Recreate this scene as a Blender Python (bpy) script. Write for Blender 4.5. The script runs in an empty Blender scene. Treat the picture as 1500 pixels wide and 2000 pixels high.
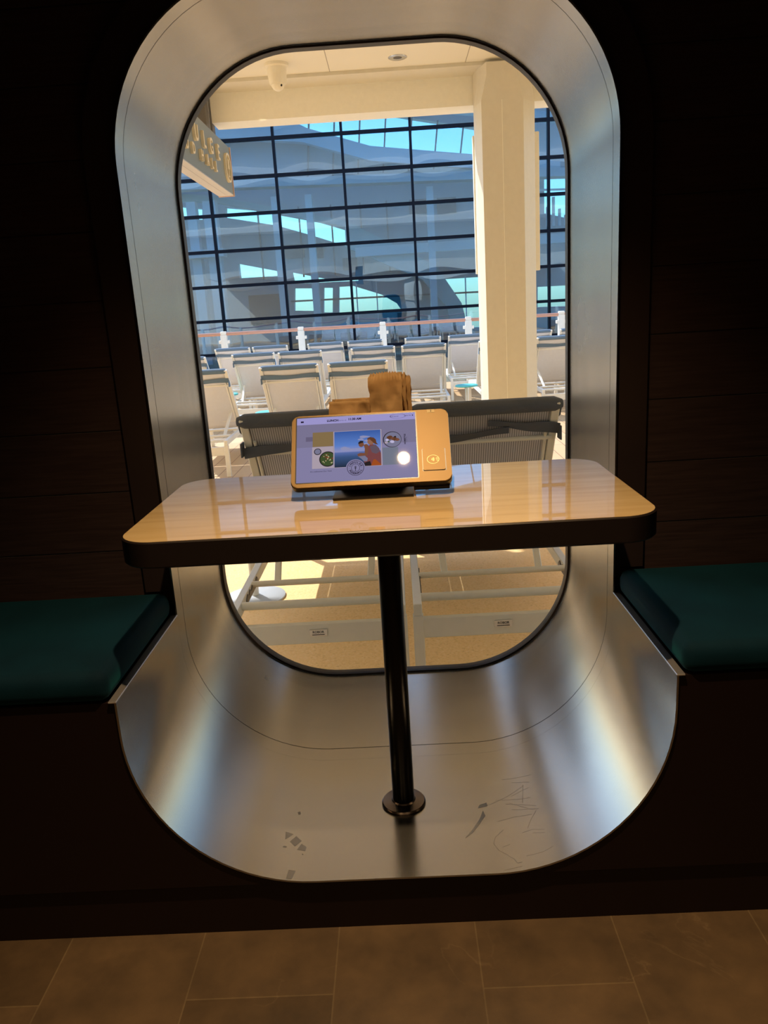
import bpy, bmesh, math, random
from mathutils import Vector, Matrix, noise
C = bpy.context.scene.collection
sc = bpy.context.scene
R = math.radians
random.seed(7)

# ------------------------------------------------------------------ camera
cam = bpy.data.cameras.new('camera')
cam.sensor_fit = 'VERTICAL'; cam.sensor_height = 36.0; cam.lens = 1520.35/2000*36.0
cam.clip_start = .02; cam.clip_end = 500
co = bpy.data.objects.new('camera', cam); C.objects.link(co)
M = Matrix(((0.998182, 0.054764, 0.025172, 0.038035),
            (0.010520, 0.252932, -0.967427, -1.393536),
            (-0.059347, 0.965933, 0.251896, 1.16), (0, 0, 0, 1)))
co.matrix_world = M
sc.camera = co

# ------------------------------------------------------------------ world, sun, exposure
w = bpy.data.worlds.new('sky'); sc.world = w; w.use_nodes = True
nt = w.node_tree; nt.nodes.clear()
sky = nt.nodes.new('ShaderNodeTexSky'); sky.sky_type = 'NISHITA'; sky.sun_disc = False
sky.sun_elevation = R(44); sky.sun_rotation = R(-40); sky.air_density = 1.2; sky.dust_density = .6; sky.ozone_density = 2.0
bg = nt.nodes.new('ShaderNodeBackground'); bg.inputs[1].default_value = .20
wo = nt.nodes.new('ShaderNodeOutputWorld')
nt.links.new(sky.outputs[0], bg.inputs[0]); nt.links.new(bg.outputs[0], wo.inputs[0])
sun = bpy.data.lights.new('sun', 'SUN'); sun.energy = 3.2; sun.angle = R(.6); sun.color = (1, .96, .90)
so = bpy.data.objects.new('sun', sun); C.objects.link(so)
az, el = R(-40), R(43)      # azimuth from +Y, negative is to the left
to_sun = Vector((math.sin(az)*math.cos(el), math.cos(az)*math.cos(el), math.sin(el)))
so.rotation_euler = to_sun.to_track_quat('Z', 'Y').to_euler()
sc.view_settings.view_transform = 'Standard'; sc.view_settings.look = 'None'
sc.view_settings.gamma = 1; sc.view_settings.exposure = .92
sc.view_settings.use_curve_mapping = False
sc.cycles.max_bounces = 10; sc.cycles.transparent_max_bounces = 12
sc.cycles.glossy_bounces = 5; sc.cycles.diffuse_bounces = 5
sc.cycles.caustics_reflective = True; sc.cycles.sample_clamp_indirect = 4
sc.cycles.use_denoising = True

# ------------------------------------------------------------------ materials
def nodes(name):
    m = bpy.data.materials.new(name); m.use_nodes = True
    n = m.node_tree.nodes; l = m.node_tree.links
    return m, n, l, n['Principled BSDF']

def pm(name, col, rough=.5, metal=0, coat=0, var=.06, scale=30, bump=0, bscale=200, sheen=0, spec=.5, emit=None, es=1.0, trans=0):
    """plain procedural surface: base colour broken up by noise, optional fine bump"""
    m, n, l, p = nodes(name)
    p.inputs['Roughness'].default_value = rough; p.inputs['Metallic'].default_value = metal
    p.inputs['Coat Weight'].default_value = coat; p.inputs['Coat Roughness'].default_value = .03
    p.inputs['Sheen Weight'].default_value = sheen; p.inputs['Specular IOR Level'].default_value = spec
    tc = n.new('ShaderNodeTexCoord'); no = n.new('ShaderNodeTexNoise'); no.inputs['Scale'].default_value = scale; no.inputs['Detail'].default_value = 4
    cr = n.new('ShaderNodeMix'); cr.data_type = 'RGBA'
    cr.inputs[6].default_value = (*[c*(1-var) for c in col], 1); cr.inputs[7].default_value = (*[min(1, c*(1+var)) for c in col], 1)
    l.new(tc.outputs['Object'], no.inputs['Vector']); l.new(no.outputs['Fac'], cr.inputs[0]); l.new(cr.outputs[2], p.inputs['Base Color'])
    if bump:
        n2 = n.new('ShaderNodeTexNoise'); n2.inputs['Scale'].default_value = bscale; n2.inputs['Detail'].default_value = 3
        b = n.new('ShaderNodeBump'); b.inputs['Strength'].default_value = bump; b.inputs['Distance'].default_value = .002
        l.new(tc.outputs['Object'], n2.inputs['Vector']); l.new(n2.outputs['Fac'], b.inputs['Height']); l.new(b.outputs['Normal'], p.inputs['Normal'])
    if emit:
        p.inputs['Emission Color'].default_value = (*emit, 1); p.inputs['Emission Strength'].default_value = es
    return m

def mapping(n, l, scale, rot=(0, 0, 0), loc=(0, 0, 0)):
    tc = n.new('ShaderNodeTexCoord'); mp = n.new('ShaderNodeMapping')
    mp.inputs['Scale'].default_value = scale; mp.inputs['Rotation'].default_value = rot; mp.inputs['Location'].default_value = loc
    l.new(tc.outputs['Object'], mp.inputs['Vector']); return mp

def ramp(n, l, src, stops):
    r = n.new('ShaderNodeValToRGB'); e = r.color_ramp.elements
    while len(e) < len(stops): e.new(.5)
    for i, (pos, c) in enumerate(stops): e[i].position = pos; e[i].color = (*c, 1)
    l.new(src, r.inputs[0]); return r

def brushed_steel():
    m, n, l, p = nodes('brushed_steel')
    p.inputs['Metallic'].default_value = 1
    p.inputs['Anisotropic'].default_value = .65; p.inputs['Anisotropic Rotation'].default_value = .25
    tg = n.new('ShaderNodeTangent'); tg.direction_type = 'RADIAL'; tg.axis = 'Y'; l.new(tg.outputs[0], p.inputs['Tangent'])
    mp = mapping(n, l, (9, 9, 9)); no = n.new('ShaderNodeTexNoise'); no.inputs['Scale'].default_value = .35; no.inputs['Detail'].default_value = 5
    l.new(mp.outputs[0], no.inputs['Vector'])
    cr = ramp(n, l, no.outputs['Fac'], [(.3, (.40, .385, .365)), (.7, (.44, .425, .40))]); 
    # scuffs and dried smudges where shoes rest: thin dark wisps on the trough floor
    mp2 = mapping(n, l, (5, 9, 5)); n2 = n.new('ShaderNodeTexNoise'); n2.inputs['Scale'].default_value = 2.6; n2.inputs['Detail'].default_value = 9; n2.inputs['Distortion'].default_value = 2.2
    l.new(mp2.outputs[0], n2.inputs['Vector'])
    s = ramp(n, l, n2.outputs['Fac'], [(.74, (1, 1, 1)), (.84, (.93, .92, .90))])
    mx = n.new('ShaderNodeMix'); mx.data_type = 'RGBA'; mx.blend_type = 'MULTIPLY'; mx.inputs[0].default_value = 1
    l.new(cr.outputs[0], mx.inputs[6]); l.new(s.outputs[0], mx.inputs[7]); l.new(mx.outputs[2], p.inputs['Base Color'])
    rr = n.new('ShaderNodeMapRange'); rr.inputs[1].default_value = .3; rr.inputs[2].default_value = .7; rr.inputs[3].default_value = .25; rr.inputs[4].default_value = .275
    l.new(no.outputs['Fac'], rr.inputs[0]); l.new(rr.outputs[0], p.inputs['Roughness'])
    mp3 = mapping(n, l, (900, 6, 900)); n3 = n.new('ShaderNodeTexNoise'); n3.inputs['Scale'].default_value = 1
    l.new(mp3.outputs[0], n3.inputs['Vector'])
    b = n.new('ShaderNodeBump'); b.inputs['Strength'].default_value = .02; b.inputs['Distance'].default_value = .0005
    l.new(n3.outputs['Fac'], b.inputs['Height']); l.new(b.outputs['Normal'], p.inputs['Normal'])
    return m

def wood_planks():
    m, n, l, p = nodes('dark_wood_planks')
    p.inputs['Roughness'].default_value = .42
    mp = mapping(n, l, (3, 3, 60)); no = n.new('ShaderNodeTexNoise'); no.inputs['Scale'].default_value = 3; no.inputs['Detail'].default_value = 8
    l.new(mp.outputs[0], no.inputs['Vector'])
    cr = ramp(n, l, no.outputs['Fac'], [(.3, (.030, .018, .017)), (.7, (.050, .031, .029))])
    tc = n.new('ShaderNodeTexCoord'); sx = n.new('ShaderNodeSeparateXYZ'); l.new(tc.outputs['Object'], sx.inputs[0])
    d = n.new('ShaderNodeMath'); d.operation = 'DIVIDE'; d.inputs[1].default_value = .152; l.new(sx.outputs[2], d.inputs[0])
    f = n.new('ShaderNodeMath'); f.operation = 'FRACT'; l.new(d.outputs[0], f.inputs[0])
    g = n.new('ShaderNodeMath'); g.operation = 'GREATER_THAN'; g.inputs[1].default_value = .02; l.new(f.outputs[0], g.inputs[0])
    mx = n.new('ShaderNodeMix'); mx.data_type = 'RGBA'; mx.inputs[6].default_value = (.004, .003, .003, 1)
    l.new(g.outputs[0], mx.inputs[0]); l.new(cr.outputs[0], mx.inputs[7]); l.new(mx.outputs[2], p.inputs['Base Color'])
    b = n.new('ShaderNodeBump'); b.inputs['Distance'].default_value = .002; b.inputs['Strength'].default_value = .5
    l.new(g.outputs[0], b.inputs['Height']); l.new(b.outputs[0], p.inputs['Normal'])
    return m

def tile_floor():
    m, n, l, p = nodes('brown_stone_tile')
    mp = mapping(n, l, (1, 1, 1), (0, 0, R(90)), (-.159-.61*3, -.15-.2925*8, 0))
    # after the turn the tile length runs along Y
    tc = n.new('ShaderNodeTexCoord'); sx = n.new('ShaderNodeSeparateXYZ'); l.new(tc.outputs['Object'], sx.inputs[0])
    ax = n.new('ShaderNodeMath'); ax.operation = 'ADD'; ax.inputs[1].default_value = .159+.61*10; l.new(sx.outputs[1], ax.inputs[0])
    ay = n.new('ShaderNodeMath'); ay.operation = 'ADD'; ay.inputs[1].default_value = .150+.2925*20; l.new(sx.outputs[0], ay.inputs[0])
    cb = n.new('ShaderNodeCombineXYZ'); l.new(ax.outputs[0], cb.inputs[0]); l.new(ay.outputs[0], cb.inputs[1])
    br = n.new('ShaderNodeTexBrick'); br.offset = .5; br.inputs['Scale'].default_value = 1
    br.inputs['Brick Width'].default_value = .61; br.inputs['Row Height'].default_value = .2925
    br.inputs['Mortar Size'].default_value = .0016; br.inputs['Mortar Smooth'].default_value = .1
    br.inputs['Color1'].default_value = (.075, .048, .024, 1); br.inputs['Color2'].default_value = (.115, .075, .040, 1); br.inputs['Mortar'].default_value = (.14, .10, .055, 1)
    l.new(cb.outputs[0], br.inputs['Vector'])
    n1 = n.new('ShaderNodeTexNoise'); n1.inputs['Scale'].default_value = 7; n1.inputs['Detail'].default_value = 9; n1.inputs['Roughness'].default_value = .65
    l.new(tc.outputs['Object'], n1.inputs['Vector'])
    r1 = ramp(n, l, n1.outputs['Fac'], [(.3, (.62, .60, .58)), (.7, (1.35, 1.3, 1.2))])
    mx = n.new('ShaderNodeMix'); mx.data_type = 'RGBA'; mx.blend_type = 'MULTIPLY'; mx.inputs[0].default_value = 1
    l.new(br.outputs['Color'], mx.inputs[6]); l.new(r1.outputs[0], mx.inputs[7])
    # pale veins
    n2 = n.new('ShaderNodeTexNoise'); n2.inputs['Scale'].default_value = 3.1; n2.inputs['Detail'].default_value = 6; n2.inputs['Distortion'].default_value = .8
    l.new(tc.outputs['Object'], n2.inputs['Vector'])
    r2 = ramp(n, l, n2.outputs['Fac'], [(.494, (0, 0, 0)), (.5, (.16, .12, .07)), (.506, (0, 0, 0))])
    m2 = n.new('ShaderNodeMix'); m2.data_type = 'RGBA'; m2.blend_type = 'ADD'; m2.inputs[0].default_value = .35
    n3 = n.new('ShaderNodeTexNoise'); n3.inputs['Scale'].default_value = 2.3; l.new(tc.outputs['Object'], n3.inputs['Vector'])
    r3 = n.new('ShaderNodeMapRange'); r3.inputs[1].default_value = .52; r3.inputs[2].default_value = .68; r3.inputs[4].default_value = .6; l.new(n3.outputs['Fac'], r3.inputs[0]); l.new(r3.outputs[0], m2.inputs[0])
    l.new(mx.outputs[2], m2.inputs[6]); l.new(r2.outputs[0], m2.inputs[7]); l.new(m2.outputs[2], p.inputs['Base Color'])
    p.inputs['Roughness'].default_value = .55
    b = n.new('ShaderNodeBump'); b.inputs['Distance'].default_value = .002; b.inputs['Strength'].default_value = .4
    l.new(n1.outputs['Fac'], b.inputs['Height']); l.new(b.outputs[0], p.inputs['Normal'])
    return m

def resin_deck():
    m, n, l, p = nodes('speckled_resin_deck')
    tc = n.new('ShaderNodeTexCoord')
    n1 = n.new('ShaderNodeTexNoise'); n1.inputs['Scale'].default_value = 95; n1.inputs['Detail'].default_value = 2
    l.new(tc.outputs['Object'], n1.inputs['Vector'])
    r = ramp(n, l, n1.outputs['Fac'], [(.30, (.66, .42, .17)), (.40, (.82, .54, .22)), (.60, (.85, .57, .25)), (.72, (.87, .63, .33))])
    l.new(r.outputs[0], p.inputs['Base Color']); p.inputs['Roughness'].default_value = .7
    return m

def plank_deck():
    m, n, l, p = nodes('teak_plank_deck')
    tc = n.new('ShaderNodeTexCoord'); mp = n.new('ShaderNodeMapping'); mp.inputs['Rotation'].default_value = (0, 0, R(90)); l.new(tc.outputs['Object'], mp.inputs['Vector'])
    br = n.new('ShaderNodeTexBrick'); br.inputs['Scale'].default_value = 1; br.inputs['Brick Width'].default_value = .9; br.inputs['Row Height'].default_value = .16
    br.inputs['Mortar Size'].default_value = .004
    br.inputs['Color1'].default_value = (.52, .34, .17, 1); br.inputs['Color2'].default_value = (.60, .41, .22, 1); br.inputs['Mortar'].default_value = (.25, .13, .06, 1)
    l.new(mp.outputs[0], br.inputs['Vector']); l.new(br.outputs['Color'], p.inputs['Base Color']); p.inputs['Roughness'].default_value = .65
    return m

def table_wood():
    m, n, l, p = nodes('pale_wood_table_top')
    mp = mapping(n, l, (1.2, 14, 6)); no = n.new('ShaderNodeTexNoise'); no.inputs['Scale'].default_value = 3; no.inputs['Detail'].default_value = 8; no.inputs['Distortion'].default_value = .4
    l.new(mp.outputs[0], no.inputs['Vector'])
    cr = ramp(n, l, no.outputs['Fac'], [(.25, (.56, .39, .18)), (.5, (.65, .48, .24)), (.75, (.71, .54, .29))])
    l.new(cr.outputs[0], p.inputs['Base Color']); p.inputs['Roughness'].default_value = .35
    p.inputs['Coat Weight'].default_value = 1; p.inputs['Coat Roughness'].default_value = .015; p.inputs['Coat IOR'].default_value = 1.75
    return m

def sling_fabric(name, c1, c2):
    m, n, l, p = nodes(name)
    tc = n.new('ShaderNodeTexCoord'); sx = n.new('ShaderNodeSeparateXYZ'); l.new(tc.outputs['Object'], sx.inputs[0])
    s = n.new('ShaderNodeMath'); s.operation = 'MULTIPLY'; s.inputs[1].default_value = 2*math.pi/.010; l.new(sx.outputs[0], s.inputs[0])
    q = n.new('ShaderNodeMath'); q.operation = 'SINE'; l.new(s.outputs[0], q.inputs[0])
    mr = n.new('ShaderNodeMapRange'); mr.inputs[1].default_value = -1; mr.inputs[2].default_value = 1; l.new(q.outputs[0], mr.inputs[0])
    mx = n.new('ShaderNodeMix'); mx.data_type = 'RGBA'; mx.inputs[6].default_value = (*c1, 1); mx.inputs[7].default_value = (*c2, 1)
    l.new(mr.outputs[0], mx.inputs[0]); l.new(mx.outputs[2], p.inputs['Base Color']); p.inputs['Roughness'].default_value = .8
    tr = n.new('ShaderNodeBsdfTranslucent'); l.new(mx.outputs[2], tr.inputs['Color'])
    ms = n.new('ShaderNodeMixShader'); ms.inputs[0].default_value = .35
    l.new(p.outputs[0], ms.inputs[1]); l.new(tr.outputs[0], ms.inputs[2]); l.new(ms.outputs[0], n['Material Output'].inputs['Surface'])
    return m

def thin_glass(name, tint, refl, rough=0.0):
    """pane seen through with a tint and mirror-like reflection by angle"""
    m = bpy.data.materials.new(name); m.use_nodes = True; n = m.node_tree.nodes; l = m.node_tree.links; n.clear()
    o = n.new('ShaderNodeOutputMaterial'); t = n.new('ShaderNodeBsdfTransparent'); t.inputs[0].default_value = (*tint, 1)
    g = n.new('ShaderNodeBsdfGlossy'); g.inputs['Roughness'].default_value = rough; g.inputs['Color'].default_value = (.72, .88, 1, 1)
    f = n.new('ShaderNodeFresnel'); f.inputs[0].default_value = 1.45
    a = n.new('ShaderNodeMath'); a.operation = 'ADD'; a.inputs[1].default_value = refl; a.use_clamp = True
    l.new(f.outputs[0], a.inputs[0])
    ms = n.new('ShaderNodeMixShader'); l.new(a.outputs[0], ms.inputs[0]); l.new(t.outputs[0], ms.inputs[1]); l.new(g.outputs[0], ms.inputs[2])
    l.new(ms.outputs[0], o.inputs[0]); return m

def ceiling_panels():
    m, n, l, p = nodes('cream_ceiling_panels')
    tc = n.new('ShaderNodeTexCoord'); sx = n.new('ShaderNodeSeparateXYZ'); l.new(tc.outputs['Object'], sx.inputs[0])
    a = n.new('ShaderNodeMath'); a.operation = 'ADD'; a.inputs[1].default_value = .345+1.037*10; l.new(sx.outputs[0], a.inputs[0])
    d = n.new('ShaderNodeMath'); d.operation = 'DIVIDE'; d.inputs[1].default_value = 1.037; l.new(a.outputs[0], d.inputs[0])
    f = n.new('ShaderNodeMath'); f.operation = 'FRACT'; l.new(d.outputs[0], f.inputs[0])
    g = n.new('ShaderNodeMath'); g.operation = 'GREATER_THAN'; g.inputs[1].default_value = .006; l.new(f.outputs[0], g.inputs[0])
    mx = n.new('ShaderNodeMix'); mx.data_type = 'RGBA'; mx.inputs[6].default_value = (.35, .32, .26, 1); mx.inputs[7].default_value = (.82, .78, .68, 1)
    l.new(g.outputs[0], mx.inputs[0]); l.new(mx.outputs[2], p.inputs['Base Color']); p.inputs['Roughness'].default_value = .5
    return m

def velvet():
    m, n, l, p = nodes('teal_velvet')
    tc = n.new('ShaderNodeTexCoord'); no = n.new('ShaderNodeTexNoise'); no.inputs['Scale'].default_value = 6; no.inputs['Detail'].default_value = 3
    l.new(tc.outputs['Object'], no.inputs['Vector'])
    cr = ramp(n, l, no.outputs['Fac'], [(.3, (.0, .009, .019)), (.7, (.0006, .019, .034))]); l.new(cr.outputs[0], p.inputs['Base Color'])
    p.inputs['Roughness'].default_value = .85; p.inputs['Sheen Weight'].default_value = .35; p.inputs['Sheen Roughness'].default_value = .4
    p.inputs['Sheen Tint'].default_value = (.02, .45, .50, 1); p.inputs['Specular IOR Level'].default_value = .15
    n2 = n.new('ShaderNodeTexNoise'); n2.inputs['Scale'].default_value = 700; l.new(tc.outputs['Object'], n2.inputs['Vector'])
    b = n.new('ShaderNodeBump'); b.inputs['Strength'].default_value = .3; b.inputs['Distance'].default_value = .001
    l.new(n2.outputs['Fac'], b.inputs['Height']); l.new(b.outputs[0], p.inputs['Normal'])
    return m

def emis(name, col, s=1.0, coat=True):
    """lit display pixel: emits and has the glossy cover glass of the screen"""
    m, n, l, p = nodes(name)
    p.inputs['Base Color'].default_value = (.01, .01, .012, 1); p.inputs['Roughness'].default_value = .015
    p.inputs['Emission Color'].default_value = (*col, 1); p.inputs['Emission Strength'].default_value = s*.55
    return m

def emis_sky(name):
    m, n, l, p = nodes(name)
    p.inputs['Base Color'].default_value = (.01, .01, .012, 1); p.inputs['Roughness'].default_value = .015
    tc = n.new('ShaderNodeTexCoord'); sx = n.new('ShaderNodeSeparateXYZ'); l.new(tc.outputs['Generated'], sx.inputs[0])
    r = ramp(n, l, sx.outputs[2], [(0, (.004, .012, .03)), (.28, (.02, .05, .13)), (.40, (.055, .09, .24)), (.43, (.16, .17, .32)), (.6, (.06, .13, .36)), (1, (.02, .06, .22))])
    l.new(r.outputs[0], p.inputs['Emission Color']); p.inputs['Emission Strength'].default_value = .8
    return m

def kraft():
    m = pm('brown_kraft_paper', (.72, .48, .22), .75, var=.12, scale=45, bump=.6, bscale=60); n = m.node_tree.nodes; l = m.node_tree.links
    tr = n.new('ShaderNodeBsdfTranslucent'); tr.inputs['Color'].default_value = (.72, .46, .20, 1); ms = n.new('ShaderNodeMixShader'); ms.inputs[0].default_value = .4
    l.new(n['Principled BSDF'].outputs[0], ms.inputs[1]); l.new(tr.outputs[0], ms.inputs[2]); l.new(ms.outputs[0], n['Material Output'].inputs['Surface']); return m

MT = dict(
    steel=brushed_steel(), scuff=pm('dull_scuffed_steel', (.30, .29, .27), .5, .9), wood=wood_planks(), tile=tile_floor(), resin=resin_deck(), plank=plank_deck(), tabletop=table_wood(),
    sling=sling_fabric('cream_mesh_sling', (.26, .245, .24), (.68, .65, .64)), ceil=ceiling_panels(), velvet=velvet(),
    glass=thin_glass('window_pane_glass', (.97, .98, .98), -.015), blueglass=thin_glass('blue_tinted_glass', (.145, .40, .64), .12),
    dark=pm('dark_brown_panel', (.011, .005, .0045), .5, spec=.25), black=pm('black_table_edge', (.014, .010, .010), .35, var=.1),
    pole=pm('black_satin_metal', (.006, .006, .006), .28, .6), flange=pm('brushed_bronze_disc', (.16, .13, .11), .32, 1),
    gasket=pm('dark_rubber_gasket', (.03, .022, .02), .45), edge=pm('steel_edge_strip', (.50, .48, .48), .35, .8),
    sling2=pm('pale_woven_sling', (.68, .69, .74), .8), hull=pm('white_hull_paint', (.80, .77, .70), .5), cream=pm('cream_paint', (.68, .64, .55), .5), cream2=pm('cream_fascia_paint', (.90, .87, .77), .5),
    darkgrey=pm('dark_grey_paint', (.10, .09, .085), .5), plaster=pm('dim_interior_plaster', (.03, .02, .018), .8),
    surround=pm('dark_walnut_surround', (.024, .015, .014), .45), white_shaded=pm('shaded_white_powder_coat', (.62, .60, .52), .45), white=pm('white_powder_coat', (.80, .79, .74), .4), cushion=pm('skylit_slate_cushion', (.13, .20, .29), .9, bump=.5, bscale=900, var=.18, scale=250),  # shade painted into near white frames, sky light into far cushions and straps
    strap=pm('charcoal_fabric_strap', (.070, .08, .10), .9, bump=.5, bscale=900, var=.2, scale=250),
    badge=pm('silver_badge', (.62, .60, .57), .35, .7), ink=pm('black_ink', (.012, .01, .01), .6),
    turq=pm('turquoise_table_top', (.10, .55, .58), .4), greybase=pm('grey_blue_plastic', (.42, .45, .50), .5), copper=pm('varnished_rail', (.52, .27, .19), .25, coat=.5),
    mull=pm('navy_mullion', (.004, .009, .022), .5, spec=.1), far=pm('blue_grey_plaster', (.42, .53, .58), .8), farlight=pm('pale_grey_plaster', (.78, .85, .87), .8),
    fardark=pm('deep_grey_plaster', (.13, .19, .23), .8), farteal=pm('sea_green_plaster', (.42, .64, .64), .8),
    sign=pm('grey_sign_face', (.24, .29, .33), .45), signlight=pm('pale_sign_underside', (.62, .62, .70), .5), rose=pm('rose_gold_trim', (.85, .55, .42), .35, .5), letter=pm('warm_cream_letter', (.92, .80, .58), .4),
    gold=pm('bronze_gold_housing', (.19, .115, .032), .45, .35, var=.03), blackp=pm('black_plastic', (.010, .008, .008), .3),
    paper=kraft(), stickerm=pm('pale_gold_sticker', (.62, .47, .20), .5),
    domep=pm('cream_plastic', (.82, .77, .66), .35), tray=pm('chrome_ring', (.6, .6, .58), .25, .9), goldline=pm('light_gold_print', (.80, .60, .28), .4, .3),
)

# ------------------------------------------------------------------ mesh helpers
def link(name, bm, mat, parent=None, smooth=True, ang=35, mats=None):
    me = bpy.data.meshes.new(name); bmesh.ops.recalc_face_normals(bm, faces=bm.faces); bm.to_mesh(me); bm.free()
    o = bpy.data.objects.new(name, me); C.objects.link(o)
    for mm in (mats or [mat]): me.materials.append(mm)
    if smooth:
        for p in me.polygons: p.use_smooth = True
        me.set_sharp_from_angle(angle=R(ang))
    if parent is not None:
        o.parent = parent
        o.matrix_parent_inverse = Matrix.Identity(4)
    return o

def tag(o, label=None, cat=None, group=None, kind=None):
    if label: o['label'] = label
    if cat: o['category'] = cat
    if group: o['group'] = group
    if kind: o['kind'] = kind
    return o

def thing(name, label, cat, loc=(0, 0, 0), rz=0, group=None, kind=None):
    o = bpy.data.objects.new(name, None); C.objects.link(o); o.empty_display_size = .05
    o.location = loc; o.rotation_euler = (0, 0, rz); return tag(o, label, cat, group, kind)

def struct(name, bm, mat, parent=None, **k):
    o = link(name, bm, mat, parent, **k)
    if parent is None: o['kind'] = 'structure'
    return o

def box(bm, x0, x1, y0, y1, z0, z1, bev=0, seg=2, mat=0, M=None):
    v = [bm.verts.new(p) for p in ((x0, y0, z0), (x1, y0, z0), (x1, y1, z0), (x0, y1, z0), (x0, y0, z1), (x1, y0, z1), (x1, y1, z1), (x0, y1, z1))]
    fs = [bm.faces.new([v[i] for i in q]) for q in ((0, 3, 2, 1), (4, 5, 6, 7), (0, 1, 5, 4), (1, 2, 6, 5), (2, 3, 7, 6), (3, 0, 4, 7))]
    for f in fs: f.material_index = mat
    if M is not None:
        for q in v: q.co = M @ q.co
    if bev:
        es = list({e for f in fs for e in f.edges})
        bmesh.ops.bevel(bm, geom=es, offset=bev, segments=seg, profile=.5, affect='EDGES')
    return bm

def newbox(*a, **k): return box(bmesh.new(), *a, **k)

def bar(bm, a, b, wx, wz, up=(0, 0, 1), bev=.003):
    """rectangular bar from a to b"""
    a, b = Vector(a), Vector(b); d = (b-a); L = d.length; d.normalize()
    s = d.cross(Vector(up)).normalized(); u = s.cross(d)
    MM = Matrix((s, d, u)).transposed().to_4x4(); MM.translation = a
    box(bm, -wx/2, wx/2, 0, L, -wz/2, wz/2, bev=bev, seg=1, M=MM)

def tube(bm, pts, r, n=12, cap=True, closed=False):
    pts = [Vector(p) for p in pts]; rings = []; N = len(pts)
    for i, p in enumerate(pts):
        t = (pts[(i+1) % N]-pts[i-1]) if (closed or 0 < i < N-1) else (pts[1]-pts[0] if i == 0 else pts[-1]-pts[-2])
        t.normalize(); ref = Vector((0, 0, 1)) if abs(t.z) < .9 else Vector((0, 1, 0))
        s = t.cross(ref).normalized(); u = s.cross(t)
        rings.append([bm.verts.new(p+r*(math.cos(2*math.pi*k/n)*s+math.sin(2*math.pi*k/n)*u)) for k in range(n)])
    for i in range(N if closed else N-1):
        A, B = rings[i], rings[(i+1) % N]
        for k in range(n): bm.faces.new((A[k], A[(k+1) % n], B[(k+1) % n], B[k]))
    if cap and not closed: bm.faces.new(rings[0][::-1]); bm.faces.new(rings[-1])
    return bm

def lathe(bm, prof, c=(0, 0, 0), n=40, M=None):
    """prof = [(r, z)] turned about z"""
    c = Vector(c); rings = []
    for r_, z in prof:
        if r_ < 1e-6: rings.append([bm.verts.new(c+Vector((0, 0, z)))])
        else: rings.append([bm.verts.new(c+Vector((r_*math.cos(2*math.pi*k/n), r_*math.sin(2*math.pi*k/n), z))) for k in range(n)])
    for A, B in zip(rings, rings[1:]):
        for k in range(n):
            if len(A) == 1 and len(B) == 1: continue
            if len(A) == 1: bm.faces.new((A[0], B[k], B[(k+1) % n]))
            elif len(B) == 1: bm.faces.new((A[k], A[(k+1) % n], B[0]))
            else: bm.faces.new((A[k], A[(k+1) % n], B[(k+1) % n], B[k]))
    if M is not None:
        for q in bm.verts: q.co = M @ q.co
    return bm

def rrect(hw, z0, z1, r, n=20, e=2.0):
    """closed loop in XZ, counter clockwise from bottom left flat start; e>2 makes the corner fuller"""
    P = []
    for cx, cz, a0 in ((hw-r, z0+r, -90), (hw-r, z1-r, 0), (-hw+r, z1-r, 90), (-hw+r, z0+r, 180)):
        for k in range(n+1):
            a = R(a0+90*k/n); c, s = math.cos(a), math.sin(a)
            P.append((cx+r*math.copysign(abs(c)**(2/e), c), cz+r*math.copysign(abs(s)**(2/e), s)))
    return P

def sheet(bm, prof, y0, y1, closed, t, ny=1):
    """surface swept along Y from an XZ profile with thickness t outwards"""
    n = len(prof); c = [Vector(p) for p in prof]; N = []
    for i in range(n):
        a = c[(i-1) % n] if (closed or i) else c[0]; b = c[(i+1) % n] if (closed or i < n-1) else c[-1]
        d = (b-a).normalized(); N.append(Vector((d.y, -d.x)))
    out = [p+q*t for p, q in zip(c, N)]
    ys = [y0+(y1-y0)*k/ny for k in range(ny+1)]
    def row(pp, y): return [bm.verts.new((p.x, y, p.y)) for p in pp]
    I = [row(c, y) for y in ys]; O = [row(out, y) for y in ys]
    m = n if closed else n-1
    for k in range(ny):
        for i in range(m):
            j = (i+1) % n
            bm.faces.new((I[k][i], I[k+1][i], I[k+1][j], I[k][j])); bm.faces.new((O[k][i], O[k][j], O[k+1][j], O[k+1][i]))
    for k, s in ((0, 1), (ny, -1)):
        for i in range(m):
            j = (i+1) % n; f = (I[k][i], I[k][j], O[k][j], O[k][i]); bm.faces.new(f if s > 0 else f[::-1])
    if not closed:
        for k in range(ny):
            bm.faces.new((I[k][0], O[k][0], O[k+1][0], I[k+1][0])); bm.faces.new((I[k][-1], I[k+1][-1], O[k+1][-1], O[k][-1]))
    return bm

def holed(bm, outer, holes, y0, y1):
    """XZ plate with holes between y0 and y1"""
    tmp = bmesh.new(); es = []
    for loop in [outer]+holes:
        vs = [tmp.verts.new((p[0], y0, p[1])) for p in loop]
        es += [tmp.edges.new((vs[i], vs[(i+1) % len(vs)])) for i in range(len(vs))]
    r_ = bmesh.ops.triangle_fill(tmp, use_beauty=True, use_dissolve=False, edges=es)
    g = bmesh.ops.extrude_face_region(tmp, geom=list(tmp.faces))
    for v in g['geom']:
        if isinstance(v, bmesh.types.BMVert): v.co.y = y1
    me = bpy.data.meshes.new('tmp'); tmp.to_mesh(me); tmp.free(); bm.from_mesh(me); bpy.data.meshes.remove(me)
    return bm

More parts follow.
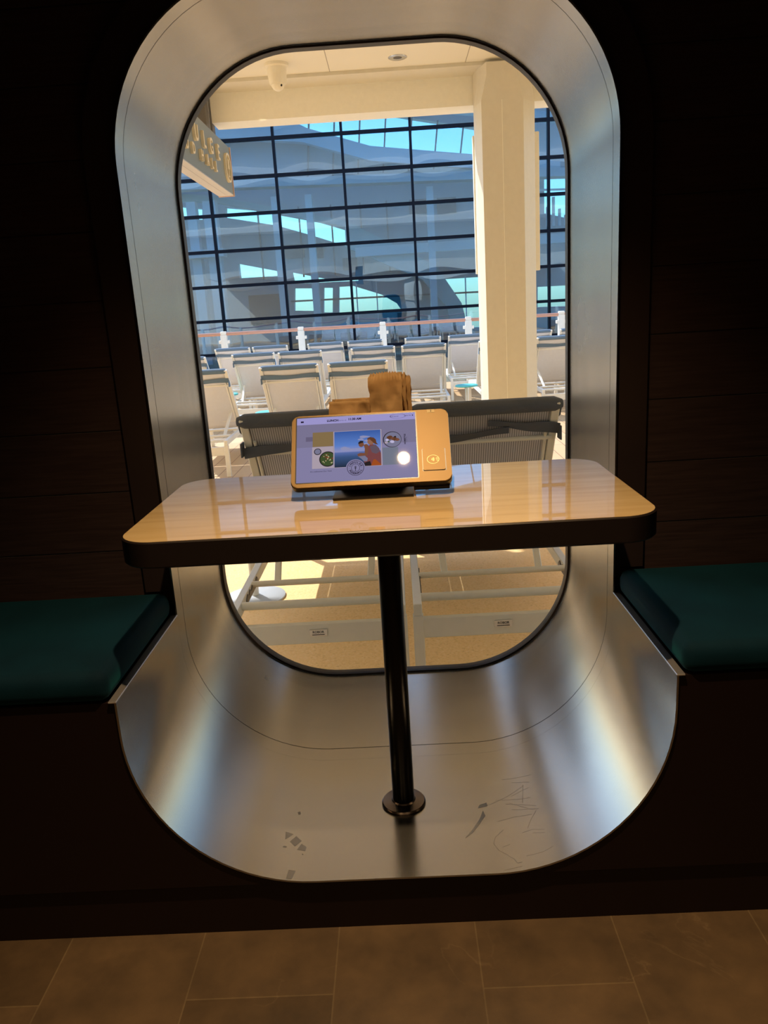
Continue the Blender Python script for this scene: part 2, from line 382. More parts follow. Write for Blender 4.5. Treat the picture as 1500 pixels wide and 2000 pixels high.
def prism(bm, poly, y0, y1):
    A = [bm.verts.new((p[0], y0, p[1])) for p in poly]; B = [bm.verts.new((p[0], y1, p[1])) for p in poly]; n = len(poly)
    bm.faces.new(A); bm.faces.new(B[::-1])
    for i in range(n): bm.faces.new((A[i], B[i], B[(i+1) % n], A[(i+1) % n]))
    return bm

_font = None
def prism2(bm, x, poly, t=.0022):
    A = [bm.verts.new((x-t, p[0], p[1])) for p in poly]; B = [bm.verts.new((x+t, p[0], p[1])) for p in poly]; n = len(poly)
    bm.faces.new(A); bm.faces.new(B[::-1])
    for i in range(n): bm.faces.new((A[i], B[i], B[(i+1) % n], A[(i+1) % n]))
    return bm

def text_bm(s, size, extrude=.0, align='CENTER', bold=0, spacing=1.0):
    cu = bpy.data.curves.new('t', 'FONT'); cu.body = s; cu.size = size; cu.extrude = extrude; cu.align_x = align; cu.align_y = 'CENTER'
    cu.offset = bold; cu.resolution_u = 3; cu.space_character = spacing
    o = bpy.data.objects.new('t', cu); C.objects.link(o)
    dg = bpy.context.evaluated_depsgraph_get(); me = bpy.data.meshes.new_from_object(o.evaluated_get(dg))
    bm = bmesh.new(); bm.from_mesh(me); bpy.data.objects.remove(o); bpy.data.curves.remove(cu); bpy.data.meshes.remove(me)
    return bm

def merge(dst, src, M=None):
    if M is not None: bmesh.ops.transform(src, matrix=M, verts=src.verts)
    me = bpy.data.meshes.new('tmp'); src.to_mesh(me); src.free(); dst.from_mesh(me); bpy.data.meshes.remove(me)
    return dst

def copy_tree(o, parent=None):
    c = o.copy(); C.objects.link(c)
    if parent is not None: c.parent = parent
    for ch in list(o.children): copy_tree(ch, c)
    return c

# ------------------------------------------------------------------ the setting, indoors
W, YF, YW, YS, YG = .5528, 0.0, .478, .512, .953
ZS, ZT, RC, ZTILE = .435, 1.860, .362, -.130
loop = rrect(W, 0, ZT, RC)
# opening in the wall
hole = rrect(W+.006, -.006, ZT+.006, RC+.006)
struct('floor', newbox(-2.6, 2.6, -4.2, .05, ZTILE-.1, ZTILE), MT['tile'])
struct('ceiling', newbox(-2.75, 2.75, -4.3, .98, 2.42, 2.55), MT['plaster'])
struct('wall_left', newbox(-2.75, -2.6, -4.3, .98, -.3, 2.42), MT['wood'])
struct('wall_right', newbox(2.6, 2.75, -4.3, .98, -.3, 2.42), MT['wood'])
struct('wall_back', newbox(-2.6, 2.6, -4.3, -4.15, -.3, 2.42), MT['plaster'])
bm = holed(bmesh.new(), [(-2.6, -.3), (2.6, -.3), (2.6, 2.42), (-2.6, 2.42)], [hole], YW, .955)
struct('wall_front', bm, MT['wood'], smooth=False)
# dark surround framing the round topped opening, above the bench seats
band = [p for p in rrect(W+.006, -.006, ZT+.006, RC+.006) if True]
o1 = [(W+.075, .50)]+[p for p in rrect(W+.075, -.075, ZT+.075, RC+.07) if p[1] > .50]+[(-W-.075, .50)]
i1 = [(W+.005, .50)]+[p for p in rrect(W+.005, -.006, ZT+.005, RC+.005) if p[1] > .50]+[(-W-.005, .50)]
def ringplate(bm, a, b, y0, y1):
    n = min(len(a), len(b))
    V = [[bm.verts.new((p[0], y, p[1])) for p in L[:n]] for L in (a, b) for y in (y0, y1)]
    A0, A1, B0, B1 = V
    for i in range(n-1):
        for q in ((A0, B0), (A1, B1), (A0, A1), (B0, B1)):
            bm.faces.new((q[0][i], q[0][i+1], q[1][i+1], q[1][i]))
    for i in (0, n-1): bm.faces.new((A0[i], A1[i], B1[i], B0[i]))
    return bm
struct('trim_1', ringplate(bmesh.new(), o1, i1, YW-.014, YW-.0005), MT['surround'])
# steel niche lining: deep sleeve to the pane, then rim and trough that run out between the benches
struct('trim_2', sheet(bmesh.new(), loop, YS, YG-.004, True, .004, 4), MT['steel'])
bm = sheet(bmesh.new(), loop, YW-.022, YS-.0025, True, .004)
trough = [(-W, ZS)]+[(-W, RC+(ZS-RC)*.5)]+[p for p in rrect(W, 0, ZT, RC)[63:] ]+[p for p in rrect(W, 0, ZT, RC)[:21]]+[(W, ZS)]
sheet(bm, trough, YF, YW-.0225, False, .004, 4)
struct('trim_3', bm, MT['steel'])

# boot print and scratches on the trough floor
def zsurf(x):
    a = abs(x)-(W-RC); return 0 if a <= 0 else RC-math.sqrt(RC*RC-a*a)
BOOT = [[[-0.2736, 0.1542], [-0.2551, 0.1475], [-0.2709, 0.1263]], [[-0.2483, 0.1424], [-0.2342, 0.1274], [-0.2472, 0.1074], [-0.2602, 0.1215]], [[-0.2331, 0.1182], [-0.2212, 0.1075], [-0.2228, 0.0937], [-0.2413, 0.0967]], [[-0.2711, 0.1053], [-0.2644, 0.1045], [-0.2659, 0.0997], [-0.2735, 0.1003]], [[-0.2293, 0.0843], [-0.2247, 0.0833], [-0.2274, 0.0804]], [[-0.2552, 0.2287], [-0.2492, 0.2323], [-0.247, 0.2222], [-0.2519, 0.2198]], [[-0.2512, 0.0321], [-0.2363, 0.0296], [-0.2419, 0.0041], [-0.2535, 0.0047]]]
DK = [[[0.1867, 0.2114], [0.1901, 0.1919], [0.1733, 0.162], [0.1547, 0.133], [0.1352, 0.1144], [0.1559, 0.1449], [0.1753, 0.1804]], [[0.1811, 0.2341], [0.1982, 0.2406], [0.1991, 0.2273], [0.1757, 0.2213]]]
SCR = [[[0.2464, 0.3244, 0.0044], [0.3163, 0.3131, 0.0225]], [[0.2676, 0.3053, 0.0083], [0.3085, 0.2874, 0.0197]], [[0.2465, 0.2524, 0.0044], [0.2755, 0.2693, 0.0101], [0.2939, 0.2803, 0.015]], [[0.2596, 0.2519, 0.0067], [0.2879, 0.2637, 0.0133], [0.3033, 0.2667, 0.018]], [[0.2928, 0.2836, 0.0147], [0.2815, 0.2181, 0.0116]], [[0.2195, 0.2471, 0.0012], [0.2704, 0.2361, 0.0089], [0.3017, 0.2284, 0.0175]], [[0.1846, 0.2285, 0.0], [0.2045, 0.2319, 0.0003], [0.243, 0.2508, 0.0038]], [[0.2429, 0.2268, 0.0038], [0.2794, 0.2112, 0.0111], [0.3086, 0.1941, 0.0198]], [[0.2538, 0.2016, 0.0056], [0.2858, 0.1914, 0.0127], [0.3125, 0.1808, 0.0211]], [[0.2499, 0.23, 0.0049], [0.3003, 0.1833, 0.017]], [[0.2156, 0.1674, 0.0009], [0.2545, 0.1745, 0.0057], [0.2946, 0.1686, 0.0152]], [[0.3053, 0.1756, 0.0186], [0.2904, 0.1532, 0.014], [0.2782, 0.127, 0.0107]], [[0.264, 0.1157, 0.0075], [0.2874, 0.1183, 0.0132], [0.3112, 0.1066, 0.0207]], [[0.2239, 0.1357, 0.0016], [0.2042, 0.1152, 0.0003], [0.1968, 0.0929, 0.0001], [0.2058, 0.0694, 0.0004], [0.2241, 0.0514, 0.0016]], [[0.2161, 0.0793, 0.0009], [0.232, 0.0853, 0.0024]], [[0.2238, 0.0492, 0.0016], [0.234, 0.0387, 0.0026], [0.239, 0.0239, 0.0033], [0.2493, 0.0243, 0.0048]], [[0.2606, 0.0402, 0.0069], [0.2957, 0.0399, 0.0156], [0.3188, 0.0459, 0.0234]], [[0.2091, 0.0071, 0.0005], [0.2297, 0.0101, 0.0021], [0.2473, 0.0123, 0.0045]], [[0.2869, 0.1068, 0.013], [0.3108, 0.0962, 0.0205]]]
steel_trough = bpy.data.objects['trim_3']
bm = bmesh.new()
for P in BOOT+DK: bm.faces.new([bm.verts.new((x, y, zsurf(x)+.0004)) for x, y in P])
tag(link('footprint_mark', bm, MT['scuff'], steel_trough, smooth=False), 'dull grey boot print and smudge')
bm = bmesh.new()
for P in SCR:
    for (x0, y0, _), (x1, y1, _) in zip(P, P[1:]):
        d_ = Vector((x1-x0, y1-y0)).normalized(); nx_, ny_ = -d_.y*.0003, d_.x*.0003; N_ = 5
        for k in range(N_):
            a, b = k/N_, (k+1)/N_; q4 = []
            for f, sg_ in ((a, 1), (b, 1), (b, -1), (a, -1)):
                x = x0+(x1-x0)*f+nx_*sg_; y = y0+(y1-y0)*f+ny_*sg_; q4.append(bm.verts.new((x, y, zsurf(x)+.0004)))
            bm.faces.new(q4)
tag(link('scratch_mark', bm, MT['scuff'], steel_trough, smooth=False), 'fine dark scratches')
# thin edging strips where the cushions meet the steel
for k, s in (('trim_4', -1), ('trim_5', 1)):
    bm = newbox(min(s*(W-.001), s*(W+.016)), max(s*(W-.001), s*(W+.016)), YF-.002, YW-.024, ZS, ZS+.004, bev=.001, seg=1)
    struct(k, bm, MT['edge'])
# plinth below the trough
ub = [(-.62, ZTILE), (.62, ZTILE), (.62, -.0045), (-.62, -.0045)]
low = [p for p in rrect(W+.0045, -.0045, ZT, RC+.0045)[:21]]
struct('baseboard_front', newbox(-2.6, 2.6, .012, .47, ZTILE, -.006), MT['dark'])

# ------------------------------------------------------------------ window pane and gasket
win = thing('window_1', None, None, (0, YG, 0), kind='structure')
g0 = [(x, z) for x, z in rrect(W-.0005, .0005, ZT-.0005, RC)]
gi = [(x, z) for x, z in rrect(W-.0065, .0065, ZT-.0065, RC-.0065)]
bm = holed(bmesh.new(), g0, [gi], -.003, .03)
link('gasket', bm, MT['gasket'], win)
bm = bmesh.new(); v = [bm.verts.new((x, .012, z)) for x, z in rrect(W-.005, .005, ZT-.005, RC-.005)]; bm.faces.new(v)
gm = bmesh.ops.extrude_face_region(bm, geom=list(bm.faces))
link('pane', bm, MT['glass'], win, smooth=False)

# ------------------------------------------------------------------ benches
def bench(s, label):
    t = thing('booth_bench', label, 'bench', (s*1.575, .24, ZTILE))
    off = Vector((-s*1.575, -.24, -ZTILE))
    r = RC+.005
    # base body: hollowed to follow the steel curve
    poly = [(2.598, -.0055)]
    arc = [p for p in rrect(W+.005, -.005, ZT, r)[:21]]      # bottom right corner, ends vertical
    poly = [(arc[0][0], -.0055)]+arc[1:]+[(W+.005, ZS-.001), (2.598, ZS-.001), (2.598, -.0055)]
    poly = [(s*x, z) for x, z in poly]
    bm = prism(bmesh.new(), poly, .004, YW-.002); bmesh.ops.translate(bm, vec=off, verts=bm.verts)
    link('bench_base', bm, MT['dark'], t, smooth=False)
    x0, x1 = sorted((s*(W+.012), s*2.595))
    bm = bmesh.new(); box(bm, x0, x1, -.006, YW-.018, ZS+.001, ZS+.066, bev=.024, seg=4)
    for v_ in bm.verts:      # slight crown and puckering along the inner edge
        if v_.co.z > ZS+.04: v_.co.z += .004*math.sin(math.pi*max(0, min(1, v_.co.y/YW)))
    bmesh.ops.translate(bm, vec=off, verts=bm.verts)
    link('seat_cushion', bm, MT['velvet'], t, ang=60)
    return t
bench(-1, 'dark bench with teal velvet seat cushion on the left side of the table')
bench(1, 'dark bench with teal velvet seat cushion on the right side of the table')

# ------------------------------------------------------------------ table
tbl = thing('booth_table', 'pale wood topped table with thick black edge on one black post', 'table', (0, .257, 0))
TX, TW, TY0, TY1, TZ = .0051, .512, -.0244, .5383, .7697
def table_outline(d=0):
    r, P = .075-d, []
    for cx, cy, a0 in ((TX+TW-.075, TY1-.075, 0), (TX-TW+.075, TY1-.075, 90), (TX-TW+.075, TY0+.075, 180), (TX+TW-.075, TY0+.075, 270)):
        for k in range(13): a = R(a0+90*k/12); P.append((cx+r*math.cos(a), cy+r*math.sin(a)-.257))
    return P
def slab(bm, loops):
    rr = [[bm.verts.new((x, y, z)) for x, y in table_outline(d)] for d, z in loops]
    for A, B in zip(rr, rr[1:]):
        for i in range(len(A)): bm.faces.new((A[i], A[(i+1) % len(A)], B[(i+1) % len(A)], B[i]))
    bm.faces.new(rr[0]); bm.faces.new(rr[-1][::-1]); return bm
link('table_top', slab(bmesh.new(), [(.0035, TZ-.004), (.0035, TZ)]), MT['tabletop'], tbl)
link('table_edge', slab(bmesh.new(), [(.004, TZ-.052), (0, TZ-.048), (0, TZ-.003), (.0022, TZ-.0005), (.0032, TZ-.0005), (.0034, TZ-.0045)]), MT['black'], tbl)
# inner support tray below the top
bm = bmesh.new(); lathe(bm, [(0, .012), (.0262, .012), (.0262, TZ-.054), (0, TZ-.054)], n=36)
link('post', bm, MT['pole'], tbl)
bm = bmesh.new(); lathe(bm, [(0, 0.0005), (.053, 0.0005), (.053, .004), (.050, .0075), (.029, .0105), (.027, .014), (0, .014)], n=48)
link('base_disc', bm, MT['flange'], tbl)

# ------------------------------------------------------------------ kiosk tablet
q = (-.0262, .27, .8721, -.0161, .6613)
cy_, sy_ = math.cos(q[3]), math.sin(q[3]); ct, st = math.cos(q[4]), math.sin(q[4])
eu = Vector((cy_, sy_, 0)); n0 = Vector((sy_, -cy_, 0)); ev = Vector((0, 0, 1))*ct-n0*st; en = eu.cross(ev)
tab = thing('ordering_tablet', 'bronze ordering tablet with lit menu screen tilted back on the table', 'tablet', (-.026, .30, TZ))
TM = Matrix((eu, ev, en)).transposed().to_4x4(); TM.translation = Vector(q[:3])-Vector((-.026, .30, TZ))
def tl(name, bm, mat, parent=None, **k):
    bmesh.ops.transform(bm, matrix=TM, verts=bm.verts); k.setdefault('smooth', False); return link(name, bm, mat, parent or tab, **k)
def rr2(u0, u1, v0, v1, r, n=6):
    P = []
    for cx, cy, a0 in ((u1-r, v1-r, 0), (u0+r, v1-r, 90), (u0+r, v0+r, 180), (u1-r, v0+r, 270)):
        for k in range(n+1): a = R(a0+90*k/n); P.append((cx+r*math.cos(a), cy+r*math.sin(a)))
    return P
def plate(bm, P, w0, w1, bev=0):
    A = [bm.verts.new((x, y, w0)) for x, y in P]; B = [bm.verts.new((x, y, w1)) for x, y in P]; n = len(P)
    bm.faces.new(A[::-1]); top = bm.faces.new(B)
    for i in range(n): bm.faces.new((A[i], A[(i+1) % n], B[(i+1) % n], B[i]))
    if bev: bmesh.ops.bevel(bm, geom=list(top.edges), offset=bev, segments=2, profile=.5, affect='EDGES')
    return bm
HW, HH = .1715, .0872
tl('housing', plate(bmesh.new(), rr2(-HW, HW, -HH, HH, .014), -.004, 0, .0012), MT['gold'])
tl('back_shell', plate(bmesh.new(), rr2(-HW-.001, HW+.001, -HH-.001, HH+.001, .0145), -.021, -.0042), MT['blackp'])
SU0, SU1, SV0, SV1 = -.1605, .1000, -.0765, .0815
tl('screen_bezel', plate(bmesh.new(), rr2(SU0-.0025, SU1+.0025, SV0-.002, SV1+.0025, .004), -.0002, .0003), MT['blackp'])
E = {k: emis('lit_'+k, c) for k, c in dict(bg=(.20, .185, .33), head=(.30, .275, .55), grey=(.115, .10, .175), tan=(.20, .135, .06), cream=(.36, .30, .36), inkc=(.006, .004, .02),
     mid=(.12, .10, .22), white=(.45, .42, .62), dark=(.01, .008, .012), plate=(.16, .16, .25), leaf=(.035, .065, .02), red=(.22, .03, .015), feta=(.42, .36, .2), brown=(.10, .035, .015),
     skin=(.16, .06, .035), skin2=(.24, .11, .07), shirt=(.10, .07, .10), rosec=(.16, .045, .05), orange=(.30, .06, .01), cloud=(.24, .25, .42), aqua=(.14, .16, .22), sand=(.30, .22, .22), pale=(.17, .155, .26)).items()}
screen = tl('screen', plate(bmesh.new(), [(SU0, SV0), (SU1, SV0), (SU1, SV1), (SU0, SV1)], .0003, .0006), E['bg'], smooth=False)
tag(screen, 'lit lavender menu screen')
def pic(name, P, mat, lay, parent=screen):
    bm = bmesh.new(); A = [bm.verts.new((x, y, .0006+.00008*lay)) for x, y in P]; B = [bm.verts.new((x, y, .0006+.00008*(lay-1)+.00001)) for x, y in P]; n = len(P)
    bm.faces.new(A); bm.faces.new(B[::-1])
    for i in range(n): bm.faces.new((B[i], B[(i+1) % n], A[(i+1) % n], A[i]))
    return tl(name, bm, mat, parent, smooth=False)
def rect(u0, v0, u1, v1): return [(u0, v0), (u1, v0), (u1, v1), (u0, v1)]
def circ(u, v, r, n=28, e=1.0, a0=0, a1=360): return [(u+r*math.cos(R(a0+(a1-a0)*k/n)), v+r*e*math.sin(R(a0+(a1-a0)*k/n))) for k in range(n if a1-a0 >= 360 else n+1)]
def ringbm(u, v, r0, r1, w, n=40, ex=1):
    bm = bmesh.new(); A = [bm.verts.new((u+r0*ex*math.cos(2*math.pi*k/n), v+r0*math.sin(2*math.pi*k/n), w)) for k in range(n)]; B = [bm.verts.new((u+r1*ex*math.cos(2*math.pi*k/n), v+r1*math.sin(2*math.pi*k/n), w)) for k in range(n)]
    for k in range(n): bm.faces.new((A[k], A[(k+1) % n], B[(k+1) % n], B[k]))
    return bm
def words(name, s, u, v, size, mat, lay=6, bold=0, rot=0, parent=screen, spacing=1):
    bm = text_bm(s, size, 0, 'CENTER', bold, spacing); bmesh.ops.transform(bm, matrix=Matrix.Translation((u, v, .0006+.00008*lay)) @ Matrix.Rotation(R(rot), 4, 'Z'), verts=bm.verts)
    return tl(name, bm, mat, parent, smooth=False)
pic('header_bar', rect(SU0, .0645, SU1, SV1), E['head'], 1)
pic('shaded_band', rect(SU0, .008, SU1, .0645), E['pale'], 1)
words('clock_text', 'LUNCH', -.0815, .0715, .0074, E['inkc'], bold=.0003)
words('clock_text', 'starts at', -.0605, .0712, .0058, E['mid'])
words('clock_text', '11:30 AM', -.0330, .0727, .0074, E['inkc'], bold=.0003)
tl('button_outline', ringbm(.062, .0738, .0050, .0055, .0012, ex=3.2), E['mid'], screen, smooth=False)
words('button_text', 'Call Server', .055, .0737, .0040, E['inkc'])
words('button_text', 'Table No', .0835, .0745, .0040, E['inkc'])
pic('menu_icon', rect(.0935, .0732, .0955, .0760), E['inkc'], 3)
pic('menu_icon', rect(-.1520, .0700, -.1455, .0738), E['inkc'], 3)
pic('colour_block', rect(-.1405, .0225, -.1205, .0335), E['grey'], 2)
pic('colour_block', rect(-.1255, .0085, -.0805, .0440), E['tan'], 3)
pic('salad_picture', rect(-.1265, -.0445, -.0805, .0080), E['cream'], 3)
pic('saucer', circ(-.1145, -.0035, .0080), E['dark'], 4); pic('saucer', circ(-.1145, -.0035, .0063), E['plate'], 5)
bc, br_ = (-.0925, -.0225), .0185
bowl = [(min(u, -.0806), v) for u, v in circ(*bc, br_, 40)]
pic('salad_bowl', bowl, E['dark'], 5)
bowl2 = [(min(u, -.0806), v) for u, v in circ(*bc, br_-.0022, 40)]
pic('salad_bowl', bowl2, E['leaf'], 6)
random.seed(3)
for key, cnt in (('feta', 16), ('red', 9), ('brown', 9), ('leaf', 6)):
    bmx = bmesh.new()
    for k in range(cnt):
        a = random.uniform(0, 6.28); rr_ = random.uniform(0, br_-.0055); u, v = bc[0]+rr_*math.cos(a), bc[1]+rr_*math.sin(a); u = min(u, -.0825)
        if key == 'red': v = bc[1]+abs(v-bc[1])*.9+.001
        s_ = random.uniform(.0008, .0018); P = [(u+s_*math.cos(t+a)*random.uniform(.7, 1.3), v+s_*math.sin(t+a)) for t in (0, 1.2, 2.6, 3.9, 5.1)]
        vs = [bmx.verts.new((x, y, .0006+.00008*7+k*.000002)) for x, y in P]; bmx.faces.new(vs)
    tl('salad_topping', bmx, E[key], screen, smooth=False)
PU0, PU1, PV0, PV1 = -.0780, .0228, -.0440, .0428
pic('photo_margin', rect(PU0-.0020, PV0-.0008, PU1+.0022, PV1+.0010), E['cream'], 3)
ph = pic('seaside_photo', rect(PU0, PV0, PU1, PV1), emis_sky('lit_sea_and_sky'), 4)
for (u, v, a, b) in ((-.012, .027, .011, .0028), (-.020, .021, .007, .0022), (-.002, .017, .013, .0026), (-.055, .001, .010, .0035), (-.048, -.0022, .017, .0022), (-.024, -.0018, .012, .0018), (-.005, .010, .010, .002)):
    pic('cloud', [(u+a*math.cos(t)*(1+.18*math.sin(5*t+u*900)), v+b*math.sin(t)*(1+.25*math.cos(3*t+v*700))) for t in [k*6.283/22 for k in range(22)]], E['cloud'], 5)
# two people drinking, seen from the side (inside the display photo)
pic('person_torso', [(-.0070, -.0440), (-.0150, -.0330), (-.0110, -.0200), (-.0095, -.0080), (-.0060, .0020), (.0010, .0085), (.0120, .0060), (.0190, -.0030), (.0228, -.0160), (.0228, -.0440)], E['rosec'], 6)
pic('person_shirt', [(-.0010, .0020), (.0090, .0060), (.0165, .0010), (.0205, -.0110), (.0120, -.0160), (.0030, -.0120)], E['shirt'], 7)
pic('person_head', circ(.0015, .0145, .0076, 20, 1.05), E['skin2'], 7)
pic('person_hair', [(.0100, .0080), (-.0010, .0200), (-.0065, .0190), (-.0060, .0225), (.0000, .0255), (.0080, .0235), (.0125, .0185), (.0135, .0110), (.0175, .0060)], E['brown'], 8)
pic('person_head', circ(-.0195, .0085, .0058, 18, 1.1), E['skin'], 7)
pic('person_hair', [(-.0260, .0095), (-.0255, .0140), (-.0210, .0175), (-.0145, .0165), (-.0150, .0130), (-.0220, .0110)], E['dark'], 8)
pic('person_arm', [(-.0145, .0070), (-.0085, .0090), (-.0040, .0060), (-.0050, -.0120), (-.0070, -.0190), (-.0270, -.0200), (-.0285, -.0150), (-.0220, -.0120), (-.0125, -.0130), (-.0120, -.0020)], E['skin'], 8)
pic('person_shirt', [(-.0265, -.0205), (-.0120, -.0195), (-.0060, -.0260), (-.0075, -.0330), (-.0150, -.0325), (-.0200, -.0260)], E['plate'], 9)
pic('boat_edge', [(.0005, -.0440), (.0060, -.0300), (.0100, -.0290), (.0225, -.0420), (.0226, -.0440)], E['orange'], 9)
pic('boat_edge', [(-.0300, -.0440), (-.0090, -.0345), (-.0010, -.0330), (.0020, -.0440)], E['dark'], 8)
# plate of food at the right
pic('side_picture', rect(.0260, -.0440, .0600, -.0020), E['aqua'], 2)
pic('dinner_plate', circ(.0480, .0170, .0200, 36, .98), E['dark'], 4); pic('dinner_plate', circ(.0485, .0168, .0186, 36, .98), E['plate'], 5)
for key, u, v, s_ in (('brown', .0430, .0215, .0062), ('brown', .0520, .0180, .0060), ('skin', .0590, .0160, .0046), ('skin', .0480, .0200, .0036), ('white', .0370, .0160, .0036), ('cream', .0350, .0100, .0036), ('white', .0480, .0115, .0046), ('dark', .0545, .0230, .0026), ('leaf', .0400, .0120, .0020)):
    pic('food_piece', [(u+s_*math.cos(t)*(1+.2*math.sin(3*t+u*999)), v+s_*.8*math.sin(t)) for t in [k*6.283/12 for k in range(12)]], E[key], 6)
words('side_text', 'HOMESTYLE', .0755, .0160, .0046, E['inkc'], rot=90, bold=.0002)
words('side_text', 'comfort food', .0792, .0150, .0024, E['inkc'], rot=90)
words('caption_text', "It's craftivores Our View", -.1070, -.0515, .0046, E['inkc'])
# round logo
LU, LV = -.0328, -.0476
pic('logo_disc', circ(LU, LV, .0208, 44), E['bg'], 10)
bmL = ringbm(LU, LV, .0172, .0182, .0016); merge(bmL, ringbm(LU, LV, .0086, .0094, .0016))
for s_, a0, a1, flip in (('INDULGE', 158, 22, 0), ('FOODHALL', 207, 333, 1)):
    for k, ch in enumerate(s_):
        a = a0+(a1-a0)*k/(len(s_)-1); g = text_bm(ch, .0062, 0, 'CENTER', .00025)
        rot = a-90 if not flip else a+90
        merge(bmL, g, Matrix.Translation((LU+.0133*math.cos(R(a)), LV+.0133*math.sin(R(a)), .0016)) @ Matrix.Rotation(R(rot), 4, 'Z'))
def fork_bm(u, v, s_, w):
    bm = bmesh.new()
    def quad(x0, y0, x1, y1): bm.faces.new([bm.verts.new((u+a*s_, v+b*s_, w)) for a, b in ((x0, y0), (x1, y0), (x1, y1), (x0, y1))])
    for x in (-.22, -.07, .08): quad(x, .0, x+.13*.8, .55)
    quad(-.22, -.2, .185, .0); quad(-.09, -.75, .05, -.2); quad(-.2, -.85, .16, -.75)
    return bm
merge(bmL, fork_bm(LU, LV, .0082, .0016))
for a in (180, 0): merge(bmL, ringbm(LU+.0133*math.cos(R(a)), LV, 0.0001, .0006, .0016, 8))
tl('logo', bmL, E['inkc'], screen, smooth=False)
# card reader, sticker
rd = tl('card_reader', plate(bmesh.new(), rr2(.1115, .1590, -.0620, -.0115, .002), .0002, .0022, .0008), MT['gold'])
tl('reader_recess', plate(bmesh.new(), rr2(.1105, .1612, -.0632, -.0105, .002), -.0001, .0003), MT['blackp'], rd)
bm = ringbm(.1335, -.0372, .0098, .0103, .0024, ex=1.25)
for k, r_ in enumerate((.0018, .0036, .0054, .0070)):
    n = 8
    for j in range(n):
        a, b = R(-38+76*j/n), R(-38+76*(j+1)/n); cx = .1285
        bm.faces.new([bm.verts.new((cx+rr_*math.cos(t), -.0372+rr_*math.sin(t), .0024)) for rr_, t in ((r_, a), (r_+.0006, a), (r_+.0006, b), (r_, b))])
for (x0, y0, x1, y1) in ((.1395, -.0350, .1455, -.0330), (.1400, -.0372, .1450, -.0366), (.1405, -.0395, .1455, -.0410)):
    bm.faces.new([bm.verts.new(p) for p in ((x0, y0, .0024), (x1, y1, .0024), (x1, y1+.0006, .0024), (x0, y0+.0006, .0024))])
tl('contactless_symbol', bm, MT['goldline'], rd, smooth=False)
stk = tl('number_sticker', plate(bmesh.new(), rect(.1265, .0790, .1430, .0866), .00005, .0004), MT['stickerm'], smooth=False)
bm = text_bm('1', .0068, 0, 'CENTER', .0003); bmesh.ops.transform(bm, matrix=Matrix.Translation((.1350, .0828, .0006)), verts=bm.verts)
tl('sticker_number', bm, MT['ink'], stk, smooth=False)
tl('reader_module', plate(bmesh.new(), rr2(.0900, .1670, -.0900, -.040, .002), -.036, -.0211), MT['blackp'])
# stand
bm = bmesh.new(); box(bm, -.080, .080, -.062, .050, -.034, -.0211, bev=.003, seg=2)
tl('mount_block', bm, MT['blackp'])
bm = bmesh.new()
nk = [(-.086, .222-.30, .002), (.090, .240-.30-.018, .002)]
box(bm, -.086, .088, -.079, .075, 0.0004, .006, bev=.002, seg=2)
link('stand_base', bm, MT['blackp'], tab)
bm = bmesh.new(); box(bm, -.075, .075, .005, .050, .006, .075, bev=.003, seg=2); link('stand_neck', bm, MT['blackp'], tab)

# ------------------------------------------------------------------ paper bags behind the tablet
def bag(x0, x1, y0, y1, h, seed, lean=0, tooth=.008, label='', crump=.004):
    rnd = random.Random(seed); cx, cy = (x0+x1)/2, (y0+y1)/2
    t = thing('paper_bag', label, 'bag', (cx, cy, TZ+.0006), rnd.uniform(-.05, .05), 'brown paper bags behind the tablet')
    w_, d_ = (x1-x0)/2, (y1-y0)/2; nx, nz = 24, 26
    bm = bmesh.new(); per = []
    for k in range(nx): per.append((-w_+2*w_*k/nx, -d_, 'f'))
    for k in range(8): per.append((w_-(.010*math.sin(math.pi*k/8)), -d_+2*d_*k/8, 's'))
    for k in range(nx): per.append((w_-2*w_*k/nx, d_, 'b'))
    for k in range(8): per.append((-w_+(.010*math.sin(math.pi*k/8)), d_-2*d_*k/8, 's'))
    rows = []
    for j in range(nz+1):
        f = j/nz; row = []
        for i, (x, y, s_) in enumerate(per):
            z = h*f
            if j == nz: z += tooth*(1 if i % 2 else 0)+(.004*math.cos(x/w_*1.5) if tooth else 0)
            p = Vector((x*(1+.05*f), y*(1+.12*f), z))
            nn = noise.noise(Vector((x*38+seed, z*30, y*38)))
            n2 = noise.noise(Vector((x*90-seed, z*80, y*90)))
            o_ = (nn*crump*1.6+n2*crump*.6)*min(1, f*4)
            p.y += (o_ if s_ != 'b' else -o_)+lean*f*f*h; p.x += o_*.8
            row.append(bm.verts.new(p))
        rows.append(row)
    n = len(per)
    for A, B in zip(rows, rows[1:]):
        for i in range(n): bm.faces.new((A[i], A[(i+1) % n], B[(i+1) % n], B[i]))
    bm.faces.new(rows[0][::-1])
    me = link('bag_body', bm, MT['paper'], t, ang=80)
    md = me.modifiers.new('thickness', 'SOLIDIFY'); md.thickness = .0005; md.offset = -1
    return t
bag(-.024, .049, .388, .420, .240, 1, label='tall open brown paper bag with serrated top, in front of its stack', crump=.005)
bag(-.014, .058, .440, .462, .236, 5, label='brown paper bag standing second in the stack behind the tablet')
bag(-.004, .070, .480, .502, .225, 9, label='brown paper bag standing at the back of the stack, farthest right')
bag(-.116, -.027, .405, .450, .190, 14, tooth=0, label='shorter brown paper bag with flat top, left of the tall bags', crump=.005)

